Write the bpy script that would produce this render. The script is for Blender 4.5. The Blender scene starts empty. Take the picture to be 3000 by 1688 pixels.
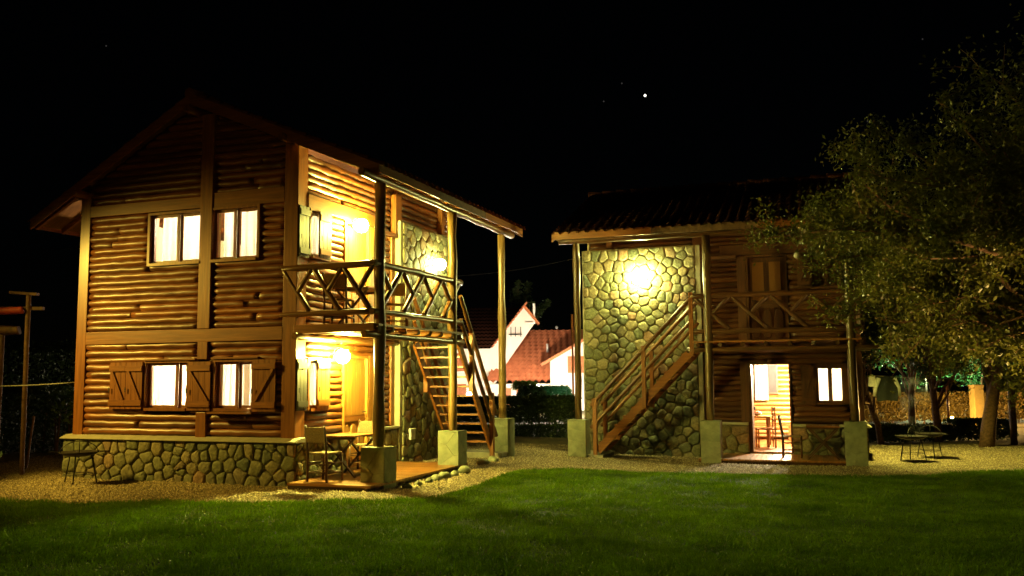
import bpy, math, random
import numpy as np
from mathutils import Vector, Matrix, noise
sc = bpy.context.scene
COL = sc.collection
R = math.radians
rnd = random.Random(7)

# ------------------------------------------------------------------ camera
cam_d = bpy.data.cameras.new('camera')
cam = bpy.data.objects.new('camera', cam_d)
COL.objects.link(cam)
cam_d.sensor_width = 36.0
cam_d.lens = 2243.738 / 2575.0 * 36.0
cam_d.clip_start = 0.1
cam_d.clip_end = 3000
cam.matrix_world = (Matrix.Translation((0, 0, 1.746)) @ Matrix.Rotation(math.pi / 2 + 0.0997, 4, 'X')
                    @ Matrix.Rotation(-0.0083, 4, 'Z'))
sc.camera = cam
# ------------------------------------------------------------------ night sky, faint moon, exposure
world = bpy.data.worlds.new('World')
sc.world = world
world.use_nodes = True
wn = world.node_tree
sky = wn.nodes.new('ShaderNodeTexSky')
sky.sky_type = 'NISHITA'
sky.sun_disc = False
sky.sun_elevation = R(12)
sky.sun_rotation = R(200)
wn.links.new(sky.outputs[0], wn.nodes['Background'].inputs[0])
wn.nodes['Background'].inputs[1].default_value = 0.00010
moon_d = bpy.data.lights.new('moon', 'SUN')
moon_d.energy = 0.002
moon_d.angle = R(0.5)
moon_d.color = (1, 0.95, 0.85)
moon = bpy.data.objects.new('moon', moon_d)
COL.objects.link(moon)
moon.rotation_euler = (R(65), 0, R(20))
sc.view_settings.view_transform = 'Standard'
sc.view_settings.look = 'None'
sc.view_settings.exposure = 0.0
sc.view_settings.gamma = 1.0
sc.view_settings.use_curve_mapping = False
sc.cycles.max_bounces = 6
sc.cycles.diffuse_bounces = 3
sc.cycles.glossy_bounces = 3
sc.cycles.transparent_max_bounces = 12
sc.cycles.caustics_reflective = False
sc.cycles.caustics_refractive = False
sc.cycles.sample_clamp_indirect = 4.0
sc.cycles.use_denoising = True
LAMP_C = (1.0, 0.88, 0.16)


# ------------------------------------------------------------------ materials
MATS = {}


def newmat(name):
    m = bpy.data.materials.new(name)
    m.use_nodes = True
    nt = m.node_tree
    b = nt.nodes['Principled BSDF']
    MATS[name] = m
    return m, nt, b


def N(nt, t, **kw):
    n = nt.nodes.new(t)
    for k, v in kw.items():
        setattr(n, k, v)
    return n


def mapped_noise(nt, scale, nscale=1.0, detail=4.0, coord='Object', rough=0.6):
    tc = N(nt, 'ShaderNodeTexCoord')
    mp = N(nt, 'ShaderNodeMapping')
    mp.inputs['Scale'].default_value = scale
    nt.links.new(tc.outputs[coord], mp.inputs[0])
    # offset each object so that alike pieces differ
    oi = N(nt, 'ShaderNodeObjectInfo')
    mul = N(nt, 'ShaderNodeMath', operation='MULTIPLY')
    mul.inputs[1].default_value = 37.0
    nt.links.new(oi.outputs['Random'], mul.inputs[0])
    cb = N(nt, 'ShaderNodeCombineXYZ')
    for i in range(3):
        nt.links.new(mul.outputs[0], cb.inputs[i])
    nt.links.new(cb.outputs[0], mp.inputs['Location'])
    no = N(nt, 'ShaderNodeTexNoise')
    no.inputs['Scale'].default_value = nscale
    no.inputs['Detail'].default_value = detail
    no.inputs['Roughness'].default_value = rough
    nt.links.new(mp.outputs[0], no.inputs['Vector'])
    return no, oi


def ramp(nt, src, stops):
    r = N(nt, 'ShaderNodeValToRGB')
    e = r.color_ramp.elements
    while len(e) < len(stops):
        e.new(0.5)
    for el, (p, c) in zip(e, stops):
        el.position = p
        el.color = (c[0], c[1], c[2], 1)
    nt.links.new(src, r.inputs[0])
    return r


def wood(name, scale, dark, light, rough=0.35, coat=0.3, var=0.35, bump=0.25):
    m, nt, b = newmat(name)
    no, oi = mapped_noise(nt, scale, 1.0, 6)
    r = ramp(nt, no.outputs[0], [(0.3, dark), (0.52, [(a + c) / 2 for a, c in zip(dark, light)]), (0.7, light)])
    hs = N(nt, 'ShaderNodeHueSaturation')
    mr = N(nt, 'ShaderNodeMapRange')
    mr.inputs[3].default_value = 1 - var
    mr.inputs[4].default_value = 1 + var
    nt.links.new(oi.outputs['Random'], mr.inputs[0])
    nt.links.new(mr.outputs[0], hs.inputs['Value'])
    nt.links.new(r.outputs[0], hs.inputs['Color'])
    nt.links.new(hs.outputs[0], b.inputs['Base Color'])
    b.inputs['Roughness'].default_value = rough
    b.inputs['Coat Weight'].default_value = coat
    b.inputs['Coat Roughness'].default_value = 0.25
    bp = N(nt, 'ShaderNodeBump')
    bp.inputs['Strength'].default_value = bump
    bp.inputs['Distance'].default_value = 0.01
    nt.links.new(no.outputs[0], bp.inputs['Height'])
    nt.links.new(bp.outputs[0], b.inputs['Normal'])
    return m


LD, LL = (0.075, 0.020, 0.003), (0.28, 0.088, 0.013)
for ax, scl in (('x', (1.6, 22, 22)), ('y', (22, 1.6, 22)), ('z', (22, 22, 1.6))):
    wood('log_' + ax, scl, LD, LL, 0.44, 0.2, 0.38, 0.8)
    wood('dark_log_' + ax, scl, (0.05, 0.016, 0.004), (0.15, 0.055, 0.013), 0.5, 0.1, 0.28, 0.5)  # log copy with the right cabin's shade in its colour
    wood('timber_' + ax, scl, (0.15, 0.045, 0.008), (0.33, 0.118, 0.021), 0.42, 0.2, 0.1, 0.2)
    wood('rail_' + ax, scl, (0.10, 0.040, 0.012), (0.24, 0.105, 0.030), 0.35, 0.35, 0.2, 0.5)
for ax, scl in (('x', (1.6, 22, 22)), ('y', (22, 1.6, 22)), ('z', (22, 22, 1.6))):  # timber and rail copies darkened to stand in for shade, right cabin only
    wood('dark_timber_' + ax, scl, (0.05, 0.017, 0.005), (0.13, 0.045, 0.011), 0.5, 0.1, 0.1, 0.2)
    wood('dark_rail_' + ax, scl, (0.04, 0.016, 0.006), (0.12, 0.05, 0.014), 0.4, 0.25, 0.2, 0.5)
wood('dark_door_wood', (26, 26, 1.8), (0.05, 0.016, 0.004), (0.14, 0.05, 0.012), 0.5, 0.1, 0.08, 0.15)  # door and pole copies, shade put into the colour the same way
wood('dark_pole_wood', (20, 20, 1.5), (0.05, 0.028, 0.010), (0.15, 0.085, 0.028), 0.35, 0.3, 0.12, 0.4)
wood('door_wood', (26, 26, 1.8), (0.26, 0.105, 0.020), (0.44, 0.20, 0.045), 0.4, 0.2, 0.08, 0.15)
wood('deck_wood', (1.6, 14, 14), (0.20, 0.075, 0.018), (0.42, 0.18, 0.045), 0.38, 0.3, 0.22, 0.2)
wood('dark_wood', (12, 12, 3), (0.045, 0.018, 0.006), (0.10, 0.042, 0.012), 0.5, 0.1, 0.2, 0.2)
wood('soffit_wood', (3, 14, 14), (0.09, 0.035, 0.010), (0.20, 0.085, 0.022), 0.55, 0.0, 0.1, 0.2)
wood('pole_wood', (20, 20, 1.5), (0.13, 0.07, 0.022), (0.30, 0.18, 0.055), 0.4, 0.25, 0.12, 0.4)
wood('weathered_wood', (10, 10, 10), (0.07, 0.035, 0.018), (0.20, 0.10, 0.045), 0.7, 0.0, 0.2, 0.3)
wood('rush', (60, 60, 60), (0.12, 0.075, 0.03), (0.30, 0.21, 0.09), 0.8, 0.0, 0.1, 0.5)


def rocky(name, stops, scale=6, rough=0.8, bump=0.5, byobj=True, nmix=0.35):
    m, nt, b = newmat(name)
    no, oi = mapped_noise(nt, (scale,) * 3, 1.0, 8, rough=0.65)
    if byobj:
        r = ramp(nt, oi.outputs['Random'], [(p, tuple(min(1, v * 1.32) for v in c)) for p, c in stops])
        r.color_ramp.interpolation = 'LINEAR'
        mx = N(nt, 'ShaderNodeMix', data_type='RGBA', blend_type='MULTIPLY')
        mx.inputs[0].default_value = 1.0
        r2 = ramp(nt, no.outputs[0], [(0.3, (1 - nmix,) * 3), (0.7, (1 + nmix * 0.3,) * 3)])
        nt.links.new(r.outputs[0], mx.inputs[6])
        nt.links.new(r2.outputs[0], mx.inputs[7])
        nt.links.new(mx.outputs[2], b.inputs['Base Color'])
    else:
        r = ramp(nt, no.outputs[0], stops)
        nt.links.new(r.outputs[0], b.inputs['Base Color'])
    b.inputs['Roughness'].default_value = rough
    bp = N(nt, 'ShaderNodeBump')
    bp.inputs['Strength'].default_value = bump
    bp.inputs['Distance'].default_value = 0.02
    nt.links.new(no.outputs[0], bp.inputs['Height'])
    nt.links.new(bp.outputs[0], b.inputs['Normal'])
    return m


rocky('stone', [(0.0, (0.12, 0.135, 0.07)), (0.2, (0.22, 0.18, 0.09)), (0.38, (0.10, 0.125, 0.08)), (0.52, (0.28, 0.17, 0.10)), (0.58, (0.18, 0.17, 0.09)),
                (0.7, (0.14, 0.15, 0.075)), (0.86, (0.27, 0.225, 0.125)), (1.0, (0.13, 0.145, 0.085))], 16, 0.7, 1.0, True, 0.6)
rocky('mortar', [(0.3, (0.13, 0.115, 0.07)), (0.7, (0.24, 0.21, 0.13))], 14, 0.95, 0.6, False)
rocky('plaster', [(0.3, (0.30, 0.28, 0.20)), (0.7, (0.42, 0.39, 0.29))], 5, 0.85, 0.3, False)
rocky('flagstone', [(0.0, (0.20, 0.215, 0.13)), (0.5, (0.25, 0.255, 0.16)), (1.0, (0.18, 0.20, 0.12))], 5, 0.65, 0.35, True, 0.4)
rocky('concrete', [(0.3, (0.22, 0.20, 0.15)), (0.7, (0.34, 0.31, 0.23))], 7, 0.85, 0.3, False)
rocky('tile', [(0.3, (0.10, 0.028, 0.012)), (0.7, (0.20, 0.06, 0.025))], 4, 0.75, 0.3, False)
rocky('tile_far', [(0.3, (0.38, 0.11, 0.045)), (0.7, (0.58, 0.19, 0.08))], 2, 0.75, 0.2, False)
rocky('pebble', [(0.36, (0.07, 0.05, 0.025)), (0.5, (0.24, 0.18, 0.09)), (0.64, (0.58, 0.48, 0.28))], 34, 0.8, 0.0, False)
rocky('gravel_bed', [(0.3, (0.06, 0.045, 0.022)), (0.7, (0.20, 0.155, 0.08))], 28, 0.9, 1.0, False)
rocky('soil', [(0.3, (0.05, 0.04, 0.018)), (0.55, (0.12, 0.10, 0.04)), (0.75, (0.18, 0.15, 0.06))], 3, 0.95, 0.8, False)
rocky('turf_soil', [(0.3, (0.010, 0.028, 0.003)), (0.7, (0.02, 0.05, 0.006))], 6, 1.0, 0.5, False)
rocky('white_wall', [(0.3, (0.74, 0.66, 0.58)), (0.7, (0.82, 0.75, 0.68))], 1.5, 0.9, 0.05, False)
rocky('inside_wall', [(0.3, (0.60, 0.50, 0.28)), (0.7, (0.70, 0.60, 0.36))], 1.5, 0.8, 0.05, False)
rocky('bark', [(0.3, (0.07, 0.035, 0.018)), (0.7, (0.22, 0.12, 0.06))], 16, 0.9, 0.8, False)
rocky('asphalt', [(0.3, (0.16, 0.13, 0.08)), (0.7, (0.24, 0.20, 0.12))], 3, 0.9, 0.2, False)


def plain(name, col, rough=0.5, metal=0.0, noise_amt=0.25, ns=8):
    m, nt, b = newmat(name)
    no, oi = mapped_noise(nt, (ns,) * 3, 1.0, 4)
    r = ramp(nt, no.outputs[0], [(0.3, [c * (1 - noise_amt) for c in col]), (0.7, [min(1, c * (1 + noise_amt)) for c in col])])
    nt.links.new(r.outputs[0], b.inputs['Base Color'])
    b.inputs['Roughness'].default_value = rough
    b.inputs['Metallic'].default_value = metal
    return m


plain('iron', (0.035, 0.030, 0.028), 0.55, 0.6)
plain('black_iron', (0.02, 0.02, 0.02), 0.6, 0.3)
plain('white_paint', (0.75, 0.72, 0.66), 0.6)
plain('orange_paint', (0.42, 0.13, 0.04), 0.6)
plain('red_paint', (0.40, 0.05, 0.02), 0.6)
plain('yellow_wall', (0.15, 0.10, 0.03), 0.9)
plain('cable', (0.35, 0.33, 0.28), 0.6)
plain('cable_dark', (0.10, 0.09, 0.08), 0.6)
plain('shirt_dark', (0.02, 0.025, 0.022), 0.9)
plain('shirt_white', (0.70, 0.70, 0.62), 0.9)
plain('canvas', (0.04, 0.035, 0.03), 0.9)
plain('black_wood', (.014, .007, .004), .6)  # near-black colour stands in for a shutter face the lamps don't reach
plain('fruit', (0.5, 0.12, 0.03), 0.5)


def leafmat(name, c1, c2, trans=0.35, ns=1.2, rough=0.5):
    m, nt, b = newmat(name)
    no, oi = mapped_noise(nt, (ns,) * 3, 1.0, 6, rough=0.75)
    r = ramp(nt, no.outputs[0], [(0.3, c1), (0.7, c2)])
    nt.links.new(r.outputs[0], b.inputs['Base Color'])
    b.inputs['Roughness'].default_value = rough
    b.inputs['Specular IOR Level'].default_value = 0.12 if name == 'grass' else 0.4
    tr = N(nt, 'ShaderNodeBsdfTranslucent')
    nt.links.new(r.outputs[0], tr.inputs[0])
    mx = N(nt, 'ShaderNodeMixShader')
    mx.inputs[0].default_value = trans
    nt.links.new(b.outputs[0], mx.inputs[1])
    nt.links.new(tr.outputs[0], mx.inputs[2])
    nt.links.new(mx.outputs[0], nt.nodes['Material Output'].inputs[0])
    return m


gm = leafmat('grass', (0.055, 0.125, 0.002), (0.19, 0.35, 0.005), 0.35, 1.1)
gnt = gm.node_tree
gno, _ = mapped_noise(gnt, (70, 70, 70), 1.0, 2)
gr = ramp(gnt, gno.outputs[0], [(0.36, (.35, .38, .3)), (0.5, (.9, .9, .9)), (0.66, (1.5, 1.35, 1.2))])
gmx = N(gnt, 'ShaderNodeMix', data_type='RGBA', blend_type='MULTIPLY')
gmx.inputs[0].default_value = 1.0
_b = gnt.nodes['Principled BSDF']
_src = _b.inputs['Base Color'].links[0].from_socket
gnt.links.new(_src, gmx.inputs[6])
gnt.links.new(gr.outputs[0], gmx.inputs[7])
gnt.links.new(gmx.outputs[2], _b.inputs['Base Color'])
leafmat('leaf', (0.05, 0.065, 0.008), (0.17, 0.17, 0.025), 0.3, 3.0, 0.4)
leafmat('leaf_dark', (0.02, 0.04, 0.010), (0.06, 0.09, 0.022), 0.3, 1.5)
leafmat('leaf_green', (0.02, 0.09, 0.03), (0.05, 0.18, 0.06), 0.3, 1.5)
leafmat('leaf_dry', (0.09, 0.06, 0.015), (0.20, 0.14, 0.035), 0.3, 3.0)
leafmat('leaf_lime', (0.12, 0.20, 0.02), (0.25, 0.36, 0.05), 0.3, 3.0)


def emis(name, col, strength):
    m = bpy.data.materials.new(name)
    m.use_nodes = True
    nt = m.node_tree
    nt.nodes.remove(nt.nodes['Principled BSDF'])
    e = nt.nodes.new('ShaderNodeEmission')
    e.inputs[0].default_value = (*col, 1)
    e.inputs[1].default_value = strength
    nt.links.new(e.outputs[0], nt.nodes['Material Output'].inputs[0])
    MATS[name] = m
    return m


def glass():
    m = bpy.data.materials.new('pane_glass')
    m.use_nodes = True
    nt = m.node_tree
    nt.nodes.remove(nt.nodes['Principled BSDF'])
    t = nt.nodes.new('ShaderNodeBsdfTransparent')
    g = nt.nodes.new('ShaderNodeBsdfGlossy')
    g.inputs['Roughness'].default_value = 0.05
    lw = nt.nodes.new('ShaderNodeLayerWeight')
    lw.inputs[0].default_value = 0.5
    pw = nt.nodes.new('ShaderNodeMath')
    pw.operation = 'POWER'
    pw.inputs[1].default_value = 5.0
    nt.links.new(lw.outputs['Facing'], pw.inputs[0])
    f = nt.nodes.new('ShaderNodeMath')
    f.operation = 'MULTIPLY_ADD'
    f.inputs[1].default_value = 0.9
    f.inputs[2].default_value = 0.04
    nt.links.new(pw.outputs[0], f.inputs[0])
    mx = nt.nodes.new('ShaderNodeMixShader')
    nt.links.new(f.outputs[0], mx.inputs[0])
    nt.links.new(t.outputs[0], mx.inputs[1])
    nt.links.new(g.outputs[0], mx.inputs[2])
    nt.links.new(mx.outputs[0], nt.nodes['Material Output'].inputs[0])
    MATS['pane_glass'] = m


glass()


def cloth(name, col, tr=0.5):
    m = bpy.data.materials.new(name)
    m.use_nodes = True
    nt = m.node_tree
    nt.nodes.remove(nt.nodes['Principled BSDF'])
    d = nt.nodes.new('ShaderNodeBsdfDiffuse')
    d.inputs[0].default_value = (*col, 1)
    t = nt.nodes.new('ShaderNodeBsdfTranslucent')
    t.inputs[0].default_value = (*col, 1)
    mx = nt.nodes.new('ShaderNodeMixShader')
    mx.inputs[0].default_value = tr
    nt.links.new(d.outputs[0], mx.inputs[1])
    nt.links.new(t.outputs[0], mx.inputs[2])
    nt.links.new(mx.outputs[0], nt.nodes['Material Output'].inputs[0])
    MATS[name] = m


cloth('curtain', (0.86, 0.80, 0.66), 0.6)
cloth('curtain_dark', (0.30, 0.14, 0.05), 0.3)


# ------------------------------------------------------------------ mesh helpers
class MB:
    """collects shapes, then build() links them as one mesh object"""
    def __init__(self, mir=1):
        self.v, self.f, self.mir = [], [], mir

    def add(self, vs, fs):
        o = len(self.v)
        self.v += [tuple(p) for p in vs]
        self.f += [tuple(i + o for i in f) for f in fs]
        return self

    def box(self, x0, x1, y0, y1, z0, z1):
        vs = [(x0, y0, z0), (x1, y0, z0), (x1, y1, z0), (x0, y1, z0), (x0, y0, z1), (x1, y0, z1), (x1, y1, z1), (x0, y1, z1)]
        return self.add(vs, [(0, 3, 2, 1), (4, 5, 6, 7), (0, 1, 5, 4), (1, 2, 6, 5), (2, 3, 7, 6), (3, 0, 4, 7)])

    def bar(self, p, q, w, h, up=(0, 0, 1)):
        p, q = Vector(p), Vector(q)
        d = (q - p).normalized()
        s = d.cross(Vector(up))
        if s.length < 1e-4:
            s = d.cross(Vector((0, 1, 0)))
        s.normalize()
        u = s.cross(d)
        vs = []
        for c in (p, q):
            for a, b in ((-1, -1), (1, -1), (1, 1), (-1, 1)):
                vs.append(c + s * (a * w / 2) + u * (b * h / 2))
        return self.add(vs, [(0, 1, 2, 3), (7, 6, 5, 4), (0, 4, 5, 1), (1, 5, 6, 2), (2, 6, 7, 3), (3, 7, 4, 0)])

    def tube(self, pts, radii, n=8, caps=True):
        pts = [Vector(p) for p in pts]
        if not hasattr(radii, '__len__'):
            radii = [radii] * len(pts)
        vs, fs = [], []
        for i, p in enumerate(pts):
            d = (pts[min(i + 1, len(pts) - 1)] - pts[max(i - 1, 0)]).normalized()
            up = Vector((0, 0, 1)) if abs(d.z) < 0.9 else Vector((0, 1, 0))
            s = d.cross(up).normalized()
            u = s.cross(d)
            for k in range(n):
                a = 2 * math.pi * k / n
                vs.append(p + (s * math.cos(a) + u * math.sin(a)) * radii[i])
        for i in range(len(pts) - 1):
            for k in range(n):
                a, b = i * n + k, i * n + (k + 1) % n
                fs.append((a, b, b + n, a + n))
        if caps:
            fs.append(tuple(range(n))[::-1])
            fs.append(tuple(range((len(pts) - 1) * n, len(pts) * n)))
        return self.add(vs, fs)

    def log(self, p, q, r, seed=0, n=9, wob=0.1, step=0.2):
        """an uneven round log with knots"""
        p, q = Vector(p), Vector(q)
        L = (q - p).length
        k = max(3, int(L / step) + 1)
        rg = random.Random(seed)
        d = (q - p) / L
        up = Vector((0, 0, 1)) if abs(d.z) < 0.9 else Vector((0, 1, 0))
        s = d.cross(up).normalized()
        u = s.cross(d)
        pts, rr = [p - d * 0.0], [r * 0.93]
        for i in range(k + 1):
            t = i / k
            tt = min(max(t * L, 0.012), L - 0.012)
            wv = r * wob
            pts.append(p + d * tt + s * rg.uniform(-wv, wv) + u * rg.uniform(-wv, wv))
            rr.append(r * (1 + rg.uniform(-wob, wob) * 0.8 + (0.12 if rg.random() < 0.12 else 0)))
        pts.append(q)
        rr.append(r * 0.93)
        return self.tube(pts, rr, n)

    def prism(self, poly, ax, a0, a1):
        """poly of 2D points extruded along axis ax ('x','y','z')"""
        n = len(poly)
        def P(u, w, a):
            return {'x': (a, u, w), 'y': (u, a, w), 'z': (u, w, a)}[ax]
        vs = [P(u, w, a0) for u, w in poly] + [P(u, w, a1) for u, w in poly]
        return self.add(vs, [tuple(range(n))[::-1], tuple(range(n, 2 * n))] + [(i, (i + 1) % n, (i + 1) % n + n, i + n) for i in range(n)])

    def sphere(self, c, r, nu=10, nv=6, sq=(1, 1, 1)):
        vs, fs = [], []
        for j in range(nv + 1):
            t = math.pi * j / nv
            for i in range(nu):
                a = 2 * math.pi * i / nu
                vs.append((c[0] + r * sq[0] * math.sin(t) * math.cos(a), c[1] + r * sq[1] * math.sin(t) * math.sin(a), c[2] + r * sq[2] * math.cos(t)))
        for j in range(nv):
            for i in range(nu):
                a, b = j * nu + i, j * nu + (i + 1) % nu
                if j == 0:
                    fs.append((a, a + nu, b + nu))
                elif j == nv - 1:
                    fs.append((a, a + nu, b))
                else:
                    fs.append((a, a + nu, b + nu, b))
        return self.add(vs, fs)

    def lathe(self, prof, c=(0, 0, 0), n=24):
        vs, fs = [], []
        for r, z in prof:
            for i in range(n):
                a = 2 * math.pi * i / n
                vs.append((c[0] + r * math.cos(a), c[1] + r * math.sin(a), c[2] + z))
        for j in range(len(prof) - 1):
            for i in range(n):
                a, b = j * n + i, j * n + (i + 1) % n
                fs.append((a, b, b + n, a + n))
        return self.add(vs, fs)

    def build(self, name, mat, parent=None, smooth=False, bevel=0.0):
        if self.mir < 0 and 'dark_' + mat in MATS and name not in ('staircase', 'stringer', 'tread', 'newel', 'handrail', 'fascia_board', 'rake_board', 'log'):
            mat = 'dark_' + mat      # shade on the right cabin is painted in with darker wood copies
        me = bpy.data.meshes.new(name)
        if self.mir < 0:
            vs = [(-x, y, z) for x, y, z in self.v]
            fs = [f[::-1] for f in self.f]
        else:
            vs, fs = self.v, self.f
        me.from_pydata(vs, [], fs)
        me.materials.append(MATS[mat])
        if smooth:
            me.polygons.foreach_set('use_smooth', [len(f) <= 4 for f in fs])
        o = bpy.data.objects.new(name, me)
        COL.objects.link(o)
        if parent is not None:
            o.parent = parent
        if bevel:
            b = o.modifiers.new('bevel', 'BEVEL')
            b.width = bevel
            b.segments = 2
            b.limit_method = 'ANGLE'
        return o


def tag(o, label=None, cat=None, group=None, kind=None):
    if label:
        o['label'] = label
    if cat:
        o['category'] = cat
    if group:
        o['group'] = group
    if kind:
        o['kind'] = kind
    return o


def empty(name, loc=(0, 0, 0), rz=0, label=None, cat=None, group=None):
    o = bpy.data.objects.new(name, None)
    COL.objects.link(o)
    o.location = loc
    o.rotation_euler = (0, 0, rz)
    return tag(o, label, cat, group)


def copy_tree(o, parent=None):
    c = o.copy()
    COL.objects.link(c)
    c.parent = parent
    for ch in list(o.children):
        copy_tree(ch, c)
    return c


def mass(name, verts, faces, mat, parent=None, kind='stuff', nper=None):
    """fast numpy mesh: verts (n,3), faces (m,k)"""
    me = bpy.data.meshes.new(name)
    verts = np.asarray(verts, np.float32)
    faces = np.asarray(faces, np.int32)
    m, k = faces.shape
    me.vertices.add(len(verts))
    me.vertices.foreach_set('co', verts.ravel())
    me.loops.add(m * k)
    me.loops.foreach_set('vertex_index', faces.ravel())
    me.polygons.add(m)
    me.polygons.foreach_set('loop_start', np.arange(m, dtype=np.int32) * k)
    me.polygons.foreach_set('loop_total', np.full(m, k, np.int32))
    me.update()
    me.validate()
    me.materials.append(MATS[mat])
    o = bpy.data.objects.new(name, me)
    COL.objects.link(o)
    if parent is not None:
        o.parent = parent
    if kind:
        o['kind'] = kind
    return o


def leaf_cloud(name, centers, size, mat, parent=None, kind=None, seed=1, aspect=0.5):
    """a quad leaf (diamond) at every centre"""
    g = np.random.RandomState(seed)
    c = np.asarray(centers, np.float32)
    n = len(c)
    a = g.normal(size=(n, 3)); a /= np.linalg.norm(a, axis=1)[:, None]
    b = g.normal(size=(n, 3)); b -= (b * a).sum(1)[:, None] * a; b /= np.linalg.norm(b, axis=1)[:, None]
    s = size * g.uniform(0.6, 1.35, (n, 1))
    v = np.stack([c - a * s, c - b * s * aspect, c + a * s, c + b * s * aspect], 1).reshape(-1, 3)
    f = np.arange(4 * n).reshape(n, 4)
    return mass(name, v, f, mat, parent, kind)


# ------------------------------------------------------------------ voronoi stones
def clip_poly(poly, px, py, nx, ny):
    out = []
    m = len(poly)
    for i in range(m):
        a, b = poly[i], poly[(i + 1) % m]
        da = (a[0] - px) * nx + (a[1] - py) * ny
        db = (b[0] - px) * nx + (b[1] - py) * ny
        if da <= 0:
            out.append(a)
        if da * db < 0:
            t = da / (da - db)
            out.append((a[0] + (b[0] - a[0]) * t, a[1] + (b[1] - a[1]) * t))
    return out


def voronoi(u0, u1, z0, z1, n, seed, relax=2):
    rg = random.Random(seed)
    pts = []
    while len(pts) < n:
        # best of four candidates keeps stones apart without making them alike
        best, bd = None, -1
        for _ in range(4 if relax > 1 else 1):
            c = (rg.uniform(u0, u1), rg.uniform(z0, z1))
            d = min([(c[0] - a) ** 2 + (c[1] - b) ** 2 for a, b in pts] or [1])
            if d > bd:
                best, bd = c, d
        pts.append(best)
    for it in range(relax + 1):
        cells = []
        for i, (x, y) in enumerate(pts):
            poly = [(u0, z0), (u1, z0), (u1, z1), (u0, z1)]
            nb = sorted(((a - x) ** 2 + (b - y) ** 2, a, b) for j, (a, b) in enumerate(pts) if j != i)[:26]
            for d2, a, b in nb:
                L = math.sqrt(d2) or 1e-6
                poly = clip_poly(poly, (x + a) / 2, (y + b) / 2, (a - x) / L, (b - y) / L)
                if len(poly) < 3:
                    break
            cells.append(poly)
        if it < relax:
            npts = []
            for (x, y), poly in zip(pts, cells):
                if len(poly) < 3:
                    npts.append((x, y)); continue
                cx = sum(p[0] for p in poly) / len(poly)
                cy = sum(p[1] for p in poly) / len(poly)
                k = 0.5
                npts.append((x + (cx - x) * k, y + (cy - y) * k))
            pts = npts
    return [c for c in cells if len(c) >= 3]


def stone_shape(mb, poly, to3, gap, depth, rg, flat=False):
    cx = sum(p[0] for p in poly) / len(poly)
    cy = sum(p[1] for p in poly) / len(poly)
    if flat:
        q = poly
    else:
        p2 = poly
        for it_ in range(2):
            kc = (.16 if it_ == 0 else .22) * rg.uniform(.7, 1.2)
            o = []
            for i in range(len(p2)):
                a, b = p2[i], p2[(i + 1) % len(p2)]
                if math.hypot(a[0] - b[0], a[1] - b[1]) < 0.02:
                    o.append(((a[0] + b[0]) / 2, (a[1] + b[1]) / 2)); continue
                o.append((a[0] * (1 - kc) + b[0] * kc, a[1] * (1 - kc) + b[1] * kc))
                o.append((a[0] * kc + b[0] * (1 - kc), a[1] * kc + b[1] * (1 - kc)))
            p2 = o
        q = p2
    n = len(q)
    R_ = sum(math.hypot(x - cx, y - cy) for x, y in q) / n
    if R_ < gap * 2:
        return False
    tx, ty = rg.uniform(-.3, .3), rg.uniform(-.3, .3)
    rings = [(1 - gap / R_, 0.0), (1 - gap / R_ * 1.1, depth * .5), (0.88 - gap / R_, depth * .92), (0.55, depth * 1.03)] if not flat else \
        [(1 - gap / R_, 0.0), (1 - gap / R_, depth * .8), (1 - 1.7 * gap / R_, depth)]
    vs, fs = [], []
    for s, d in rings:
        for x, y in q:
            dx, dy = (x - cx) * s, (y - cy) * s
            jd = d * (1 + (tx * dx + ty * dy) * 3.0) + (rg.uniform(-.14, .14) * depth if 0 < d and not flat else 0)
            vs.append(to3(cx + dx, cy + dy, jd))
    vs.append(to3(cx, cy, rings[-1][1] * 1.02))
    for k in range(len(rings) - 1):
        for i in range(n):
            a, b = k * n + i, k * n + (i + 1) % n
            fs.append((a, b, b + n, a + n))
    o = (len(rings) - 1) * n
    for i in range(n):
        fs.append((o + i, o + (i + 1) % n, len(vs) - 1))
    mb.add(vs, fs)
    return True


# ------------------------------------------------------------------ ground
def gh(x, y):
    t = min(1, max(0, (x + 0.5) / 4.0))
    return -0.13 * t * t * (3 - 2 * t)


LAWN_EDGE = [(-30, 13.5), (-12, 13.4), (-7.5, 13.26), (-6, 13.05), (-4.5, 12.93), (-3, 12.85), (-1.9, 12.88), (-1.35, 13.05), (-1.06, 13.4), (-0.75, 14.3),
             (-0.45, 15.2), (-0.2, 16.2), (0.1, 17.1), (0.9, 17.45), (2, 17.5), (3.1, 17.4), (4.8, 17.1), (6.5, 16.75), (7.6, 16.75), (8.6, 17.1), (9.7, 17.4), (14, 18), (30, 18.5)]


def lawn_y(x):
    for (a, b), (c, d) in zip(LAWN_EDGE, LAWN_EDGE[1:]):
        if a <= x <= c:
            return b + (d - b) * (x - a) / (c - a)
    return 13


def lh(x, y):
    return gh(x, y) + 0.02 + 0.035 * noise.noise(Vector((x * .55, y * .55, 3))) + 0.012 * noise.noise(Vector((x * 2, y * 2, 9)))


def ground_sheet():
    xs = [-900, -300, -100, -50] + [i * 0.5 for i in range(-60, 61)] + [50, 100, 300, 900]
    ys = [-60, -20] + [i * 0.5 for i in range(0, 120)] + [80, 150, 400, 1200]
    vs = [(x, y, gh(x, y) - 0.02) for y in ys for x in xs]
    n = len(xs)
    fs = [(j * n + i, j * n + i + 1, (j + 1) * n + i + 1, (j + 1) * n + i) for j in range(len(ys) - 1) for i in range(n - 1)]
    return tag(mass('ground', vs, fs, 'soil', kind='structure'), 'dark bare earth stretching behind and between the cabins')


ground_sheet()


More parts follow.
